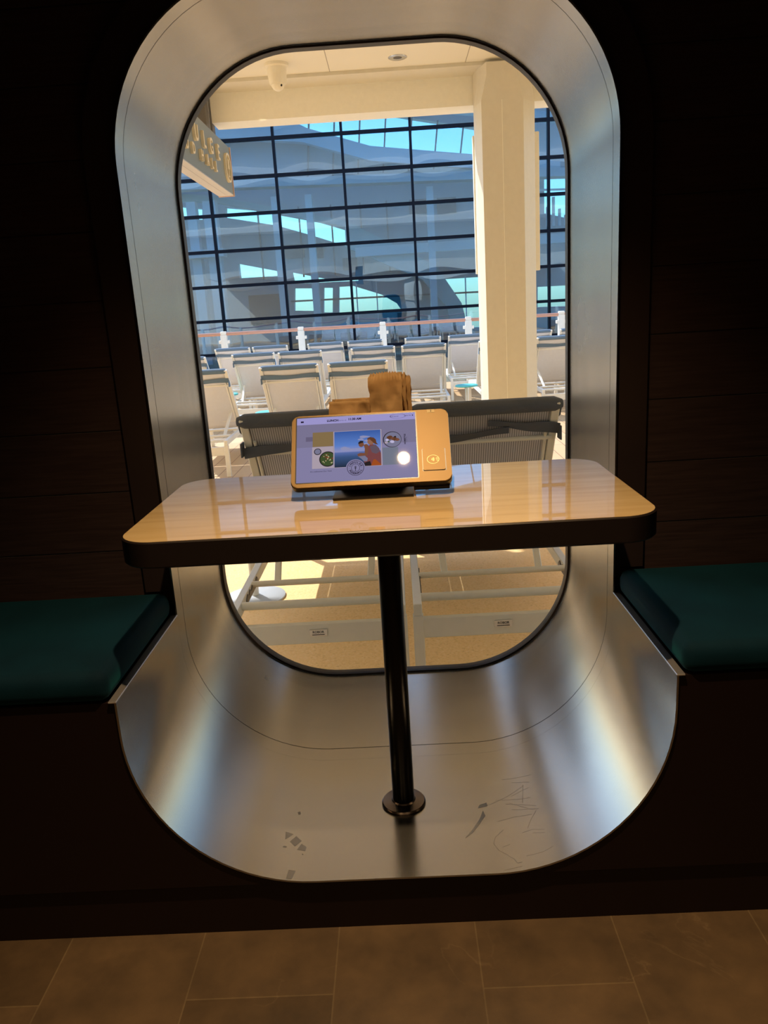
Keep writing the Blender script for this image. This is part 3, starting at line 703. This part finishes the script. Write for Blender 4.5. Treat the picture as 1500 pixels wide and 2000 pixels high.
# ------------------------------------------------------------------ ceiling downlight over the table (mirrored in the tablet screen)
t = thing('ceiling_downlight', 'round recessed warm downlight in the booth ceiling over the table', 'ceiling light', (.012, -.475, 2.42))
bm = lathe(bmesh.new(), [(.034, -.001), (.034, -.006), (.050, -.006), (.052, 0), (.034, 0)]); link('trim_ring', bm, MT['tray'], t)
lens = pm('warm_lamp_lens', (1, .9, .7), .3, emit=(1, .72, .38), es=9)
bm = lathe(bmesh.new(), [(0, -.002), (.027, -.002), (.027, -.0005), (0, -.0005)]); link('lamp_lens', bm, lens, t)
sp = bpy.data.lights.new('downlight_beam', 'SPOT'); sp.energy = 95; sp.color = (1, .66, .34); sp.spot_size = R(92); sp.spot_blend = 1; sp.shadow_soft_size = .02
spo = bpy.data.objects.new('downlight_beam', sp); C.objects.link(spo); spo.location = (0, 0, -.012); spo.parent = t

for k, (x, y, lb) in enumerate(((-.75, -2.3, 'added unseen fill downlight behind the booth, towards the left'), (.85, -2.5, 'added unseen fill downlight behind the booth, towards the right'))):  # unseen lamps added to brighten the dim room
    o = copy_tree(t); o.location = (x, y, 2.42); o['label'] = lb; o['group'] = 'ceiling downlights'
    for ch in o.children:
        if ch.type == 'LIGHT': ch.data = ch.data.copy(); ch.data.spot_size = R(125); ch.data.energy = 28
t['group'] = 'ceiling downlights'

# ------------------------------------------------------------------ outdoors: deck, hull, overhang
ZD = -.33
struct('deck_resin', newbox(-22, 22, .99, 4.75, ZD-.3, ZD), MT['resin'])
struct('deck_planks', newbox(-22, 22, 4.75, 46, ZD-.3, ZD), MT['plank'])
hole2 = rrect(W+.004, -.004, ZT+.004, RC+.004)
bm = holed(bmesh.new(), [(-22, ZD), (22, ZD), (22, 13), (-22, 13)], [hole2], .957, 1.0)
struct('wall_hull', bm, MT['hull'], smooth=False)
bm = bmesh.new(); box(bm, -9, 9, 1.0, 5.22, 2.94, 3.3); struct('ceiling_deck', bm, MT['ceil'])
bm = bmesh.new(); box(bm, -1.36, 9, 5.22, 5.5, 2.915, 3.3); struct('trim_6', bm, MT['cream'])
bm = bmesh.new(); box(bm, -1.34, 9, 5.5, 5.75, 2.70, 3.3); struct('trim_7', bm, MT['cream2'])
bm = bmesh.new(); box(bm, -1.72, -1.345, 5.3, 5.62, 2.5, 3.2); struct('trim_8', bm, MT['darkgrey'])  # surface in shade here; the shade is put into its dark paint
# superstructure above and balconies (mirrored in the far glass)
for k, z in enumerate((5.4, 8.0, 10.6)):
    bm = newbox(-20, 20, 1.0, 2.6, z, z+.35); struct('trim_%d' % (9+k), bm, MT['hull'])

# column with chamfered front corners
col = thing('support_column', 'cream square column holding the overhang edge, right of centre', 'column', (1.0, 5.3, ZD))
def colsec(z, dx):
    return [(-.20+dx, -.15, z), (.12-dx, -.15, z), (.235-dx*.5, .02, z), (.235, .19, z), (-.225, .19, z), (-.225+dx*.5, .02, z)]
bm = bmesh.new(); prev = None
for z, dx in ((0, 0), (2.98, 0), (3.16, .045), (3.245, .045)):
    ring = [bm.verts.new(p) for p in colsec(z, dx)]
    if prev:
        for i in range(6): bm.faces.new((prev[i], prev[(i+1) % 6], ring[(i+1) % 6], ring[i]))
    else: bm.faces.new(ring[::-1])
    prev = ring
bm.faces.new(prev); link('shaft', bm, MT['cream'], col, smooth=False)
bm = newbox(-.235, .305, .215, .27, 1.73, 2.81, bev=.004); link('backing_board', bm, MT['cream2'], col)
bm = newbox(-.045, -.040, -.152, -.149, 0, 2.98); link('joint_seam', bm, MT['cream2'], col)

# hanging sign at the left
sg = thing('hanging_sign', 'grey box sign with cream raised letters hanging below the overhang', 'sign', (-.998, 3.2, 1.93))
bm = newbox(-.048, .048, -1.3, .80, 0.004, .285); o = link('sign_box', bm, MT['sign'], sg, smooth=False)
bm = newbox(-.048, .048, -1.3, .80, -.002, .0035); box(bm, -.008, .008, -1.25, .75, -.004, -.002); link('underside_panel', bm, MT['signlight'], sg, smooth=False)
bm = newbox(-.050, .054, .80, .812, -.006, .287); link('end_trim', bm, MT['rose'], sg, smooth=False)
def sgM(y, z, s_=1): return Matrix.Translation((.048, y-3.2, z-1.93)) @ Matrix(((0, 0, 1, 0), (1, 0, 0, 0), (0, 1, 0, 0), (0, 0, 0, 1)))
for nm, s_, ys, z, size in (('letter_row', 'INDULGE', (2.45, 2.60, 2.84, 3.04, 3.22, 3.39, 3.58), 2.108, .118), ('letter_row', 'FOODHALL', (2.53, 2.66, 2.80, 2.94, 3.13, 3.26, 3.375, 3.475), 2.014, .076)):
    for ch, y in zip(s_, ys): link('letter', merge(bmesh.new(), text_bm(ch, size, .016, 'CENTER', .0015), sgM(y, z)), MT['letter'], sg, smooth=False)
bm = bmesh.new()
bm2 = ringbm(0, 0, .074, .086, .014); g = bmesh.ops.extrude_face_region(bm2, geom=list(bm2.faces)); bmesh.ops.translate(bm2, vec=(0, 0, -.014), verts=[v for v in g['geom'] if isinstance(v, bmesh.types.BMVert)])
merge(bm, bm2, sgM(3.86, 2.072))
bm2 = fork_bm(0, .008, .074, .014); g = bmesh.ops.extrude_face_region(bm2, geom=list(bm2.faces)); bmesh.ops.translate(bm2, vec=(0, 0, -.014), verts=[v for v in g['geom'] if isinstance(v, bmesh.types.BMVert)])
merge(bm, bm2, sgM(3.86, 2.072)); link('fork_logo', bm, MT['letter'], sg, smooth=False)
for y in (-1.0, .55):
    bm = lathe(bmesh.new(), [(0, .285), (.008, .285), (.008, 1.012), (0, 1.012)], c=(0, y, 0), n=12); link('hanger_rod', bm, MT['darkgrey'], sg)

# dome camera and ceiling speaker
t = thing('security_camera', 'cream dome security camera on the overhang ceiling', 'camera', (-.715, 4.95, 2.94))
link('mount', lathe(bmesh.new(), [(0, -.0005), (.088, -.0005), (.088, -.018), (.074, -.026), (0, -.026)]), MT['domep'], t)
link('housing', lathe(bmesh.new(), [(0, -.026), (.073, -.026), (.066, -.11), (.058, -.135), (0, -.135)]), MT['domep'], t)
dm = link('dome', lathe(bmesh.new(), [(.05*math.cos(R(a)), -.130-.05*math.sin(R(a))) for a in range(0, 91, 10)][:-1]+[(0, -.18)]), MT['domep'], t)
bm = bmesh.new(); bmesh.ops.create_uvsphere(bm, u_segments=12, v_segments=8, radius=.009, matrix=Matrix.Translation((.028, -.032, -.148))); link('lens', bm, MT['ink'], t)
t = thing('ceiling_speaker', 'small round recessed speaker in the overhang ceiling', 'speaker', (.176, 4.98, 2.94))
link('outer_ring', lathe(bmesh.new(), [(.032, -.004), (.060, -.008), (.070, -.004), (.071, -.0005), (.032, -.0005)]), MT['tray'], t)
link('centre_cone', lathe(bmesh.new(), [(0, -.003), (.032, -.003), (.032, -.0005), (0, -.0005)]), MT['darkgrey'], t)

# ------------------------------------------------------------------ sun loungers
def make_lounger(steep, near):
    """head end at local y=0, foot end away; returns the Empty"""
    t = thing('sun_lounger', 'sun lounger', 'sun lounger')
    WM = MT['white_shaded'] if near else MT['white']
    RW, ZR = (.335 if near else .285), .36
    bm = bmesh.new()
    for s in (-1, 1):
        bar(bm, (s*RW, -.02, ZR-.025), (s*RW, 1.93, ZR-.025), .034, .05)
    bar(bm, (-RW, -.002, ZR-.105), (RW, -.002, ZR-.105), .026, .085)
    bar(bm, (-RW, 1.91, ZR-.03), (RW, 1.91, ZR-.03), .03, .05)
    tube(bm, [(-RW, .10, ZR-.018), (RW, .10, ZR-.018)], .0175, 14)
    tube(bm, [(-RW, .88, ZR-.02), (RW, .88, ZR-.02)], .015)
    link('frame', bm, WM, t)
    if near:
        for s in (-1, 1):
            bm = bmesh.new()
            prism2(bm, s*(RW-.0195), [(.18, ZR-.040), (.46, ZR-.040)]+[(.46-.028*k, ZR-(.004 if k % 2 else .022)) for k in range(11)])
            link('ratchet_strip', bm, MT['darkgrey'], t, smooth=False)
    for s in (-1, 1):
        for y0, y1 in ((-.002, -.002), (1.88, 1.92)):
            bm = bmesh.new(); bar(bm, (s*RW, y0, ZR-.05), (s*RW, y1, .0005), .042, .036, up=(0, 1, 0)); link('leg', bm, WM, t)
    # backrest
    P0 = Vector((0, .86, ZR+.005)); P1 = Vector((0, .38, ZR+.005+.71)) if steep else Vector((0, .36, ZR+.005+.635))
    d = (P1-P0).normalized(); nrm = Vector((0, -d.z, d.y)); L = (P1-P0).length; BW = .292 if near else .280
    bm = bmesh.new()
    for s in (-1, 1):
        a = P0+Vector((s*BW, 0, 0)); b = P1+Vector((s*BW, 0, 0)); bar(bm, a, b, .034, .028, up=nrm)
        tube(bm, [a+Vector((-s*.03, 0, 0))+nrm*.012, b+Vector((-s*.03, 0, 0))+nrm*.012-d*.12], .008, 8)
    tube(bm, [P1-d*.02+Vector((-BW, 0, 0)), P1-d*.02+Vector((BW, 0, 0))], .013)
    tube(bm, [P1-d*.19+nrm*.012+Vector((-BW, 0, 0)), P1-d*.19+nrm*.012+Vector((BW, 0, 0))], .012)
    tube(bm, [P0+d*.10+Vector((-BW, 0, 0)), P0+d*.10+Vector((BW, 0, 0))], .010)
    link('backrest_frame', bm, WM, t)
    # sling over the back (slightly hollow) and over the seat (sagging)
    def sheetm(name, A, B, hw, sag, nseg=14):
        bm = bmesh.new(); g = []
        dd = (B-A); nn = Vector((0, -dd.normalized().z, dd.normalized().y))
        for j in range(nseg+1):
            f = j/nseg; row = []
            for i in range(nseg+1):
                x = -hw+2*hw*i/nseg; k = math.sin(math.pi*f)*math.sin(math.pi*i/nseg)
                p = A+dd*f; p = Vector((x, p.y, p.z))+nn*(-sag*k if name == 'back_sling' else -sag*k); row.append(bm.verts.new(p))
            g.append(row)
        for j in range(nseg):
            for i in range(nseg): bm.faces.new((g[j][i], g[j][i+1], g[j+1][i+1], g[j+1][i]))
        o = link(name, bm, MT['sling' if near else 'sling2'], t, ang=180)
        md = o.modifiers.new('thickness', 'SOLIDIFY'); md.thickness = .004; return o
    sheetm('back_sling', P0, P1-d*.01, BW-.004, -.018)
    sheetm('seat_sling', Vector((0, .88, ZR+.004)), Vector((0, 1.90, ZR+.004)), RW-.017, .03)
    # prop: bar resting in the ratchet with two arms up to the back
    bm = bmesh.new(); pz = ZR-.006
    tube(bm, [(-RW+.017, .335, pz), (RW-.017, .335, pz)], .0135, 12)
    for s in (-1, 1):
        q_ = P0+d*(L*.30); bar(bm, (s*.205, .335, pz), (s*.225, q_.y, q_.z), .030, .012, up=(0, 1, 0))
        tube(bm, [(s*.225, q_.y, q_.z), (s*.285, q_.y, q_.z)], .012, 10)
    link('back_prop', bm, WM, t)
    # head cushion draped over the top
    bm = bmesh.new(); prof = []
    for a, rr_ in ((0, 1),): pass
    c0 = P1-d*.012
    pts = [(-.13, -.052), (-.075, -.075), (-.02, -.070), (.012, -.052), (.026, -.018), (.022, .012), (.008, .026), (-.012, .030), (-.034, .026), (-.040, .018), (-.030, .012), (-.010, .012), (.004, .002), (-.004, -.016), (-.06, -.020), (-.13, -.022)]
    cw = .322 if near else .295
    kk = .62 if not near else .74
    pts = [(u*kk if u > -.05 else u, v_*kk) for u, v_ in pts]
    nx = 20; rows = []
    for i in range(nx+1):
        x = -cw+2*cw*i/nx; e = min(1, (1-abs(x)/cw)*9); e = .55+.45*math.sqrt(max(0, e))
        row = []
        for (u, v_) in pts:
            wob = .002*noise.noise(Vector((x*14, u*25, v_*25+3)))
            # v_ along minus normal is the front side
            p = c0+d*(u*e+wob)+nrm*((v_*e if v_ > 0 else v_*e)+wob); row.append(bm.verts.new((x, p.y, p.z)))
        rows.append(row)
    n = len(pts)
    for A_, B_ in zip(rows, rows[1:]):
        for i in range(n): bm.faces.new((A_[i], A_[(i+1) % n], B_[(i+1) % n], B_[i]))
    bm.faces.new(rows[0]); bm.faces.new(rows[-1][::-1])
    cu = link('head_cushion', bm, MT['cushion'] if not near else MT['strap'], t, ang=60)
    # strap running round the back below the cushion
    bm = bmesh.new(); nx = 24
    def strap(x0, x1, off0, off1, w0, w1, lift=.020, sagv=0):
        rows = []
        for i in range(nx+1):
            f = i/nx; x = x0+(x1-x0)*f; off = off0+(off1-off0)*f+sagv*math.sin(math.pi*f)+.004*math.sin(f*9+x0*30); hw = (w0+(w1-w0)*f)/2
            tw = .004*math.sin(f*7+x0*9)
            a = P1-d*(off-hw)+nrm*(lift+tw); b = P1-d*(off+hw)+nrm*(lift-tw)
            rows.append([bm.verts.new((x, q2.y, q2.z)) for q2 in (a, b, b+nrm*.003, a+nrm*.003)])
        for A_, B_ in zip(rows, rows[1:]):
            for i in range(4): bm.faces.new((A_[i], A_[(i+1) % 4], B_[(i+1) % 4], B_[i]))
        bm.faces.new(rows[0]); bm.faces.new(rows[-1][::-1])
    if near:
        strap(.318, .01, .135, .085, .060, .030, .020); strap(-.318, .10, .175, .125, .058, .030, .026)
    else:
        strap(-.293, .293, .120, .120, .052, .052, .018, .006)
    for s in (-1, 1):   # loop round the side frame
        box(bm, s*(cw-.003)-.003, s*(cw-.003)+.003, P1.y+(.03 if near else .03), P1.y+.10, P1.z-.17, P1.z-.11)
    link('strap', bm, MT['strap'] if near else MT['cushion'], t, ang=60)
    if near:
        bm = newbox(-.036, .036, -.022, -.0152, ZR-.114, ZR-.086, bev=.002, seg=1)
        bd = link('badge', bm, MT['badge'], t); tag(bd, 'small silver maker badge')
        b2 = text_bm('ROBOR', .0135, 0, 'CENTER', .0004); MMb = Matrix.Translation((0, -.0224, ZR-.096)) @ Matrix.Rotation(R(90), 4, 'X')
        bmesh.ops.transform(b2, matrix=MMb, verts=b2.verts)
        box(b2, -.025, .025, -.0228, -.0222, ZR-.1085, ZR-.1055)
        link('badge_lettering', b2, MT['ink'], bd, smooth=False)
    return t

near = make_lounger(True, True)
far = make_lounger(False, False)
def put(o, x, y, label, group, rz=0):
    o.location = (x, y, ZD); o.rotation_euler = (0, 0, rz); o['label'] = label; o['group'] = group; return o
put(near, -.327, 1.50, 'cream mesh sun lounger just outside the window, left one behind the tablet', 'loungers against the window')
put(copy_tree(near), .408, 1.50, 'cream mesh sun lounger just outside the window, right one with knotted strap', 'loungers against the window')
rowB = [(-1.92, 6.02, 'second row lounger at the left edge of the window, above the planks'), (-1.02, 6.05, 'second row lounger with grey band, behind the left near lounger'), (-.33, 5.98, 'second row lounger with its back partly hidden by the paper bags')]
rowC = [(-2.84, 9.0, 'third row lounger cut off by the left window edge'), (-1.905, 9.1, 'third row lounger, leftmost whole one with slate head cushion'), (-1.24, 8.95, 'third row lounger, second whole one from the left'), (-.26, 8.85, 'third row lounger right above the paper bags'),
        (.42, 8.75, 'third row lounger in the centre right, left of the column, seat lit by sun'), (1.45, 8.8, 'third row lounger mostly hidden by the column'), (2.22, 8.8, 'third row lounger to the right of the column, cut by the window edge')]
rowD = [(-2.67, 11.45, 'fourth row lounger by the railing, leftmost'), (-2.04, 11.45, 'fourth row lounger by the railing, second from the left'), (-1.11, 11.4, 'fourth row lounger by the railing, third from the left'), (-.44, 11.4, 'fourth row lounger by the railing, fourth from the left'),
        (.51, 11.3, 'fourth row lounger by the railing, behind the sunny centre right one'), (1.21, 11.2, 'fourth row lounger by the railing, touching the left side of the column'), (2.30, 11.2, 'fourth row lounger by the railing, first right of the column'), (3.02, 11.2, 'fourth row lounger by the railing, far right at the window edge')]
first = True
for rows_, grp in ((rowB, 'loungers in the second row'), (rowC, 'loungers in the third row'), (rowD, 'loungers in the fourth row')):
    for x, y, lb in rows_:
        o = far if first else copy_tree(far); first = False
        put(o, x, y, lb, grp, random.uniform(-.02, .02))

# round side tables between the loungers
def side_table():
    t = thing('side_table', 'x', 'side table')
    link('table_top', lathe(bmesh.new(), [(0, .435), (.14, .435), (.15, .442), (.15, .452), (.14, .460), (0, .460)]), MT['turq'], t)
    link('stem', lathe(bmesh.new(), [(0, .015), (.022, .015), (.022, .436), (0, .436)], n=16), MT['white'], t)
    link('base_disc', lathe(bmesh.new(), [(0, 0.001), (.165, 0.001), (.165, .010), (.15, .016), (0, .020)]), MT['greybase'], t)
    return t
st0 = side_table()
for k, (x, y, lb) in enumerate(((-1.41, 7.3, 'turquoise round side table just behind the left near lounger cushion'), (-2.365, 9.7, 'turquoise round side table between the third row loungers at the left'), (.10, 11.0, 'turquoise round side table left of the centre right lounger, far back'),
        (.96, 9.0, 'turquoise round side table left of the column'), (-.80, 2.62, 'side table whose grey round base shows beside the left near lounger'))):
    o = st0 if k == 0 else copy_tree(st0); o.location = (x, y, ZD); o['label'] = lb; o['group'] = 'round side tables by the loungers'

# railing
rl = thing('deck_railing', 'railing with varnished handrail on white posts behind the loungers', 'railing', (0, 13.5, ZD))
bm = tube(bmesh.new(), [(-9, 0, 1.225), (9, 0, 1.19)], .032, 14); link('handrail', bm, MT['copper'], rl)
for x in (-7.6, -6.1, -4.6, -3.14, -1.69, -.16, 1.43, 3.15, 4.8, 6.5):
    bm = newbox(x-.06, x+.06, -.05, .05, 0, 1.20, bev=.01)
    box(bm, x-.055, x+.055, -.05, .05, 1.20, 1.262, bev=.015); box(bm, x-.10, x+.10, -.04, .04, 1.04, 1.10, bev=.01); box(bm, x-.10, x+.10, -.04, .04, .2, .28, bev=.01)
    link('post', bm, MT['white'], rl)

# ------------------------------------------------------------------ far glass curtain wall
YC = 22.0
cw = thing('wall_glass', None, None, (0, YC, ZD), kind='structure')
xs = [-1.11+1.895*k for k in range(-6, 8)]; zs = [.135+.962*k for k in range(0, 10)]
bm = bmesh.new()
for x in xs: box(bm, x-.035, x+.035, -.08, .06, 0, zs[-1]-ZD+.1)
for z in zs: box(bm, xs[0], xs[-1], -.075, .055, z-ZD-.042, z-ZD+.042)
link('mullion_grid', bm, MT['mull'], cw, smooth=False)
def pane_mesh(seed):
    rnd = random.Random(seed); bm = bmesh.new(); nx, nz = 16, 10; g = []
    a, b, ph_ = rnd.uniform(.0015, .003), rnd.uniform(-.0012, .0012), rnd.uniform(0, 6)
    for j in range(nz+1):
        g.append([bm.verts.new((-.93+1.86*i/nx, -a*math.sin(math.pi*j/nz)*math.sin(math.pi*i/nx)-b*math.sin(2*math.pi*i/nx+ph_)*math.sin(math.pi*j/nz), -.47+.94*j/nz)) for i in range(nx+1)])
    for j in range(nz):
        for i in range(nx): bm.faces.new((g[j][i], g[j][i+1], g[j+1][i+1], g[j+1][i]))
    return bm
protos = []
cnt = 0
for i, x in enumerate(xs[:-1]):
    for j, z in enumerate(zs[:-1]):
        if cnt < 3: o = link('glass_pane', pane_mesh(cnt), MT['blueglass'], cw, ang=180); protos.append(o)
        else: o = protos[(i*5+j*3) % 3].copy(); C.objects.link(o)
        o.location = (x+.9475, 0, z-ZD+.481); cnt += 1
        if cnt >= 117: break
bm = newbox(xs[0], xs[-1], -.01, .01, 0, zs[0]-ZD-.05); link('kick_panel', bm, MT['blueglass'], cw, smooth=False)

# hall behind the glass: plaster wall with openings to the sky, slabs, beams and columns
YH = 27.0
S1 = [(-5.49, 4.85), (-3.4, 4.56), (-1.34, 3.85), (-.31, 3.37), (.93, 2.5), (.92, 2.33), (-1.38, 3.32), (-2.59, 3.76), (-3.79, 4.16), (-5.53, 4.52)]
S4 = [(-3.31, 7.49), (-.39, 7.54), (3.15, 6.81), (5.1, 6.2), (5.1, 5.6), (3.12, 5.74), (-.47, 6.4), (-2.48, 7.08)]
S2 = [(-5.25, 2.99), (-3.85, 2.65), (-3.86, 2.5), (-5.24, 2.5)]
S2b = [(-3.4, 2.59), (-2.17, 2.29), (-1.09, 2.31), (-1.1, 2.17), (-3.34, 2.20)]
S3a = [(-3.36, 2.05), (-2.64, 2.01), (-2.70, 1.24), (-3.43, 1.29)]; S3b = [(-2.33, 2.01), (-2.01, 1.99), (-2.08, 1.15), (-2.4, 1.17)]
S3c = [(-1.79, 2.01), (-1.29, 2.01), (-.32, 1.66), (.2, 1.33), (.37, 1.06), (-1.86, 1.11)]
S5 = [(-9, 5.3), (-6.29, 4.85), (-6.32, 4.5), (-9, 4.7)]; S6 = [(1.87, 2.05), (3.9, 2.05), (3.9, .32), (2.51, .35), (2.18, 1.25)]
S7 = [(5.4, 5.41), (8, 5.36), (8, 3.3), (5.4, 4.0)]; S8 = [(5.15, 1.59), (8, 1.57), (8, .84), (5.14, .9)]
holes = [S1, S4, S2, S2b, S3a, S3b, S3c, S5, S6, S7, S8]
bm = holed(bmesh.new(), [(-14, ZD), (16, ZD), (16, 9.6), (-14, 9.6)], holes, YH, YH+.35)
struct('wall_atrium', bm, MT['far'], smooth=False)
hall = thing('atrium_interior', 'grey glazed hall with sloping beams and columns behind the far glass wall', 'building', (0, YH, ZD))
def hp(name, poly, y0, y1, mat):
    bm = prism(bmesh.new(), [(x, z-ZD) for x, z in poly], y0, y1); return link(name, bm, mat, hall, smooth=False)
# sloping beams with pale undersides
hp('beam', [(-14, 6.2), (-5.6, 5.1), (-1.3, 4.05), (1.6, 2.45), (2.4, 1.2), (2.75, -.3), (2.2, -.3), (1.9, 1.1), (1.1, 2.05), (-1.4, 3.35-.12), (-1.4, 3.9), (-5.6, 4.9), (-14, 5.9)], -.9, -.45, MT['farteal'])
hp('beam', [(-4.2, 8.3), (-.3, 7.9), (5.8, 6.9), (5.8, 6.65), (-.3, 7.55), (-4.2, 7.95)], -.9, -.5, MT['farlight'])
hp('beam', [(-10, 8.3), (-3.4, 7.5), (-2.4, 7.0), (-.4, 6.35), (5.8, 5.5), (5.8, 5.1), (-.4, 5.9), (-2.6, 6.6), (-10, 7.4)], -.7, -.3, MT['farlight'])
hp('gallery_slab', [(-10, 5.6), (6.5, 5.15), (6.5, 4.9), (-10, 5.35)], -1.6, -1.0, MT['farlight'])
hp('gallery_slab', [(-10, 3.35), (-5.4, 3.4), (-5.4, 3.15), (-10, 3.1)], -1.6, -1.0, MT['farlight'])
hp('gallery_slab', [(-1.1, 3.2), (6.5, 3.25), (6.5, 2.95), (-1.1, 2.9)], -1.0, -.6, MT['farlight'])
for x, w_ in ((-6.35, .30), (-5.75, .42), (-3.62, .2), (-2.5, .22), (4.25, .5), (1.45, .22)): hp('column', [(x-w_/2, ZD), (x+w_/2, ZD), (x+w_/2, 4.9), (x-w_/2, 4.9)], -1.4, -1.0, MT['farlight'])
for x0, x1, z0, z1 in ((-3.6, -2.9, 3.05, 3.5), (-2.75, -2.25, 3.0, 3.5), (-1.6, -1.1, 2.55, 2.95), (.8, 1.6, 4.25, 4.7), (1.75, 2.4, 4.2, 4.7), (-5.0, -3.9, .9, 1.9), (.2, .9, .3, 1.0)): hp('window', [(x0, z0), (x1, z0), (x1, z1), (x0, z1)], -.06, -.01, MT['fardark'])
for k in range(9):      # glazing bars in the sky openings
    x = -2.6+k*.85; zt = 7.5-(max(0, x+.4))*.2; hp('glazing_bar', [(x, 5.6), (x+.05, 5.6), (x+.25, zt), (x+.20, zt)], -.2, -.1, MT['fardark'])
for x in (-4.4, -3.0, -1.9, -.9, .0): hp('glazing_bar', [(x, 2.4), (x+.05, 2.4), (x+.05, 4.7), (x, 4.7)], -.2, -.12, MT['fardark'])
for x in (-1.2, -.5, 2.6, 3.2): hp('glazing_bar', [(x, .5), (x+.04, .5), (x+.04, 2.1), (x, 2.1)], -.2, -.12, MT['farlight'])
hp('glazing_bar', [(-3.5, 1.58), (3.9, 1.50), (3.9, 1.56), (-3.5, 1.64)], -.2, -.12, MT['fardark'])
hp('glazing_bar', [(5.2, 4.7), (8, 4.6), (8, 4.66), (5.2, 4.76)], -.2, -.12, MT['farlight'])
for k in range(11): hp('slat', [(5.3+k*.2, 3.5), (5.38+k*.2, 3.5), (5.38+k*.2, 4.1+.3*math.sin(k*1.7)), (5.3+k*.2, 4.1+.3*math.sin(k*1.7))], -.9, -.8, MT['farlight'])
# dark lounge chairs behind the glass
def lounge_chair():
    t = thing('lounge_chair', 'x', 'chair')
    bm = newbox(-.42, .42, -.35, .35, .18, .42, bev=.04); link('seat', bm, MT['fardark'], t)
    bm = bmesh.new(); box(bm, -.42, .42, -.45, -.28, .30, .86, bev=.05); link('backrest', bm, MT['fardark'], t)
    for sx in (-.36, .36):
        for sy in (-.3, .3): link('leg', newbox(sx-.02, sx+.02, sy-.02, sy+.02, .0005, .19), MT['mull'], t)
    return t
lc = lounge_chair()
for k, x in enumerate((-3.15, -2.22, -1.22, 0.04, 1.06, 1.98, 5.3)):
    o = lc if k == 0 else copy_tree(lc); o.location = (x, 24, ZD); o['group'] = 'dark lounge chairs behind the far glass'
    o['label'] = ('dark lounge chair behind the glass, leftmost', 'dark lounge chair behind the glass, second from the left', 'dark lounge chair behind the glass, third from the left', 'dark lounge chair behind the glass, fourth from the left', 'dark lounge chair behind the glass, fifth from the left', 'dark lounge chair behind the glass, next to the column on its left', 'dark lounge chair behind the glass, right of the column')[k]
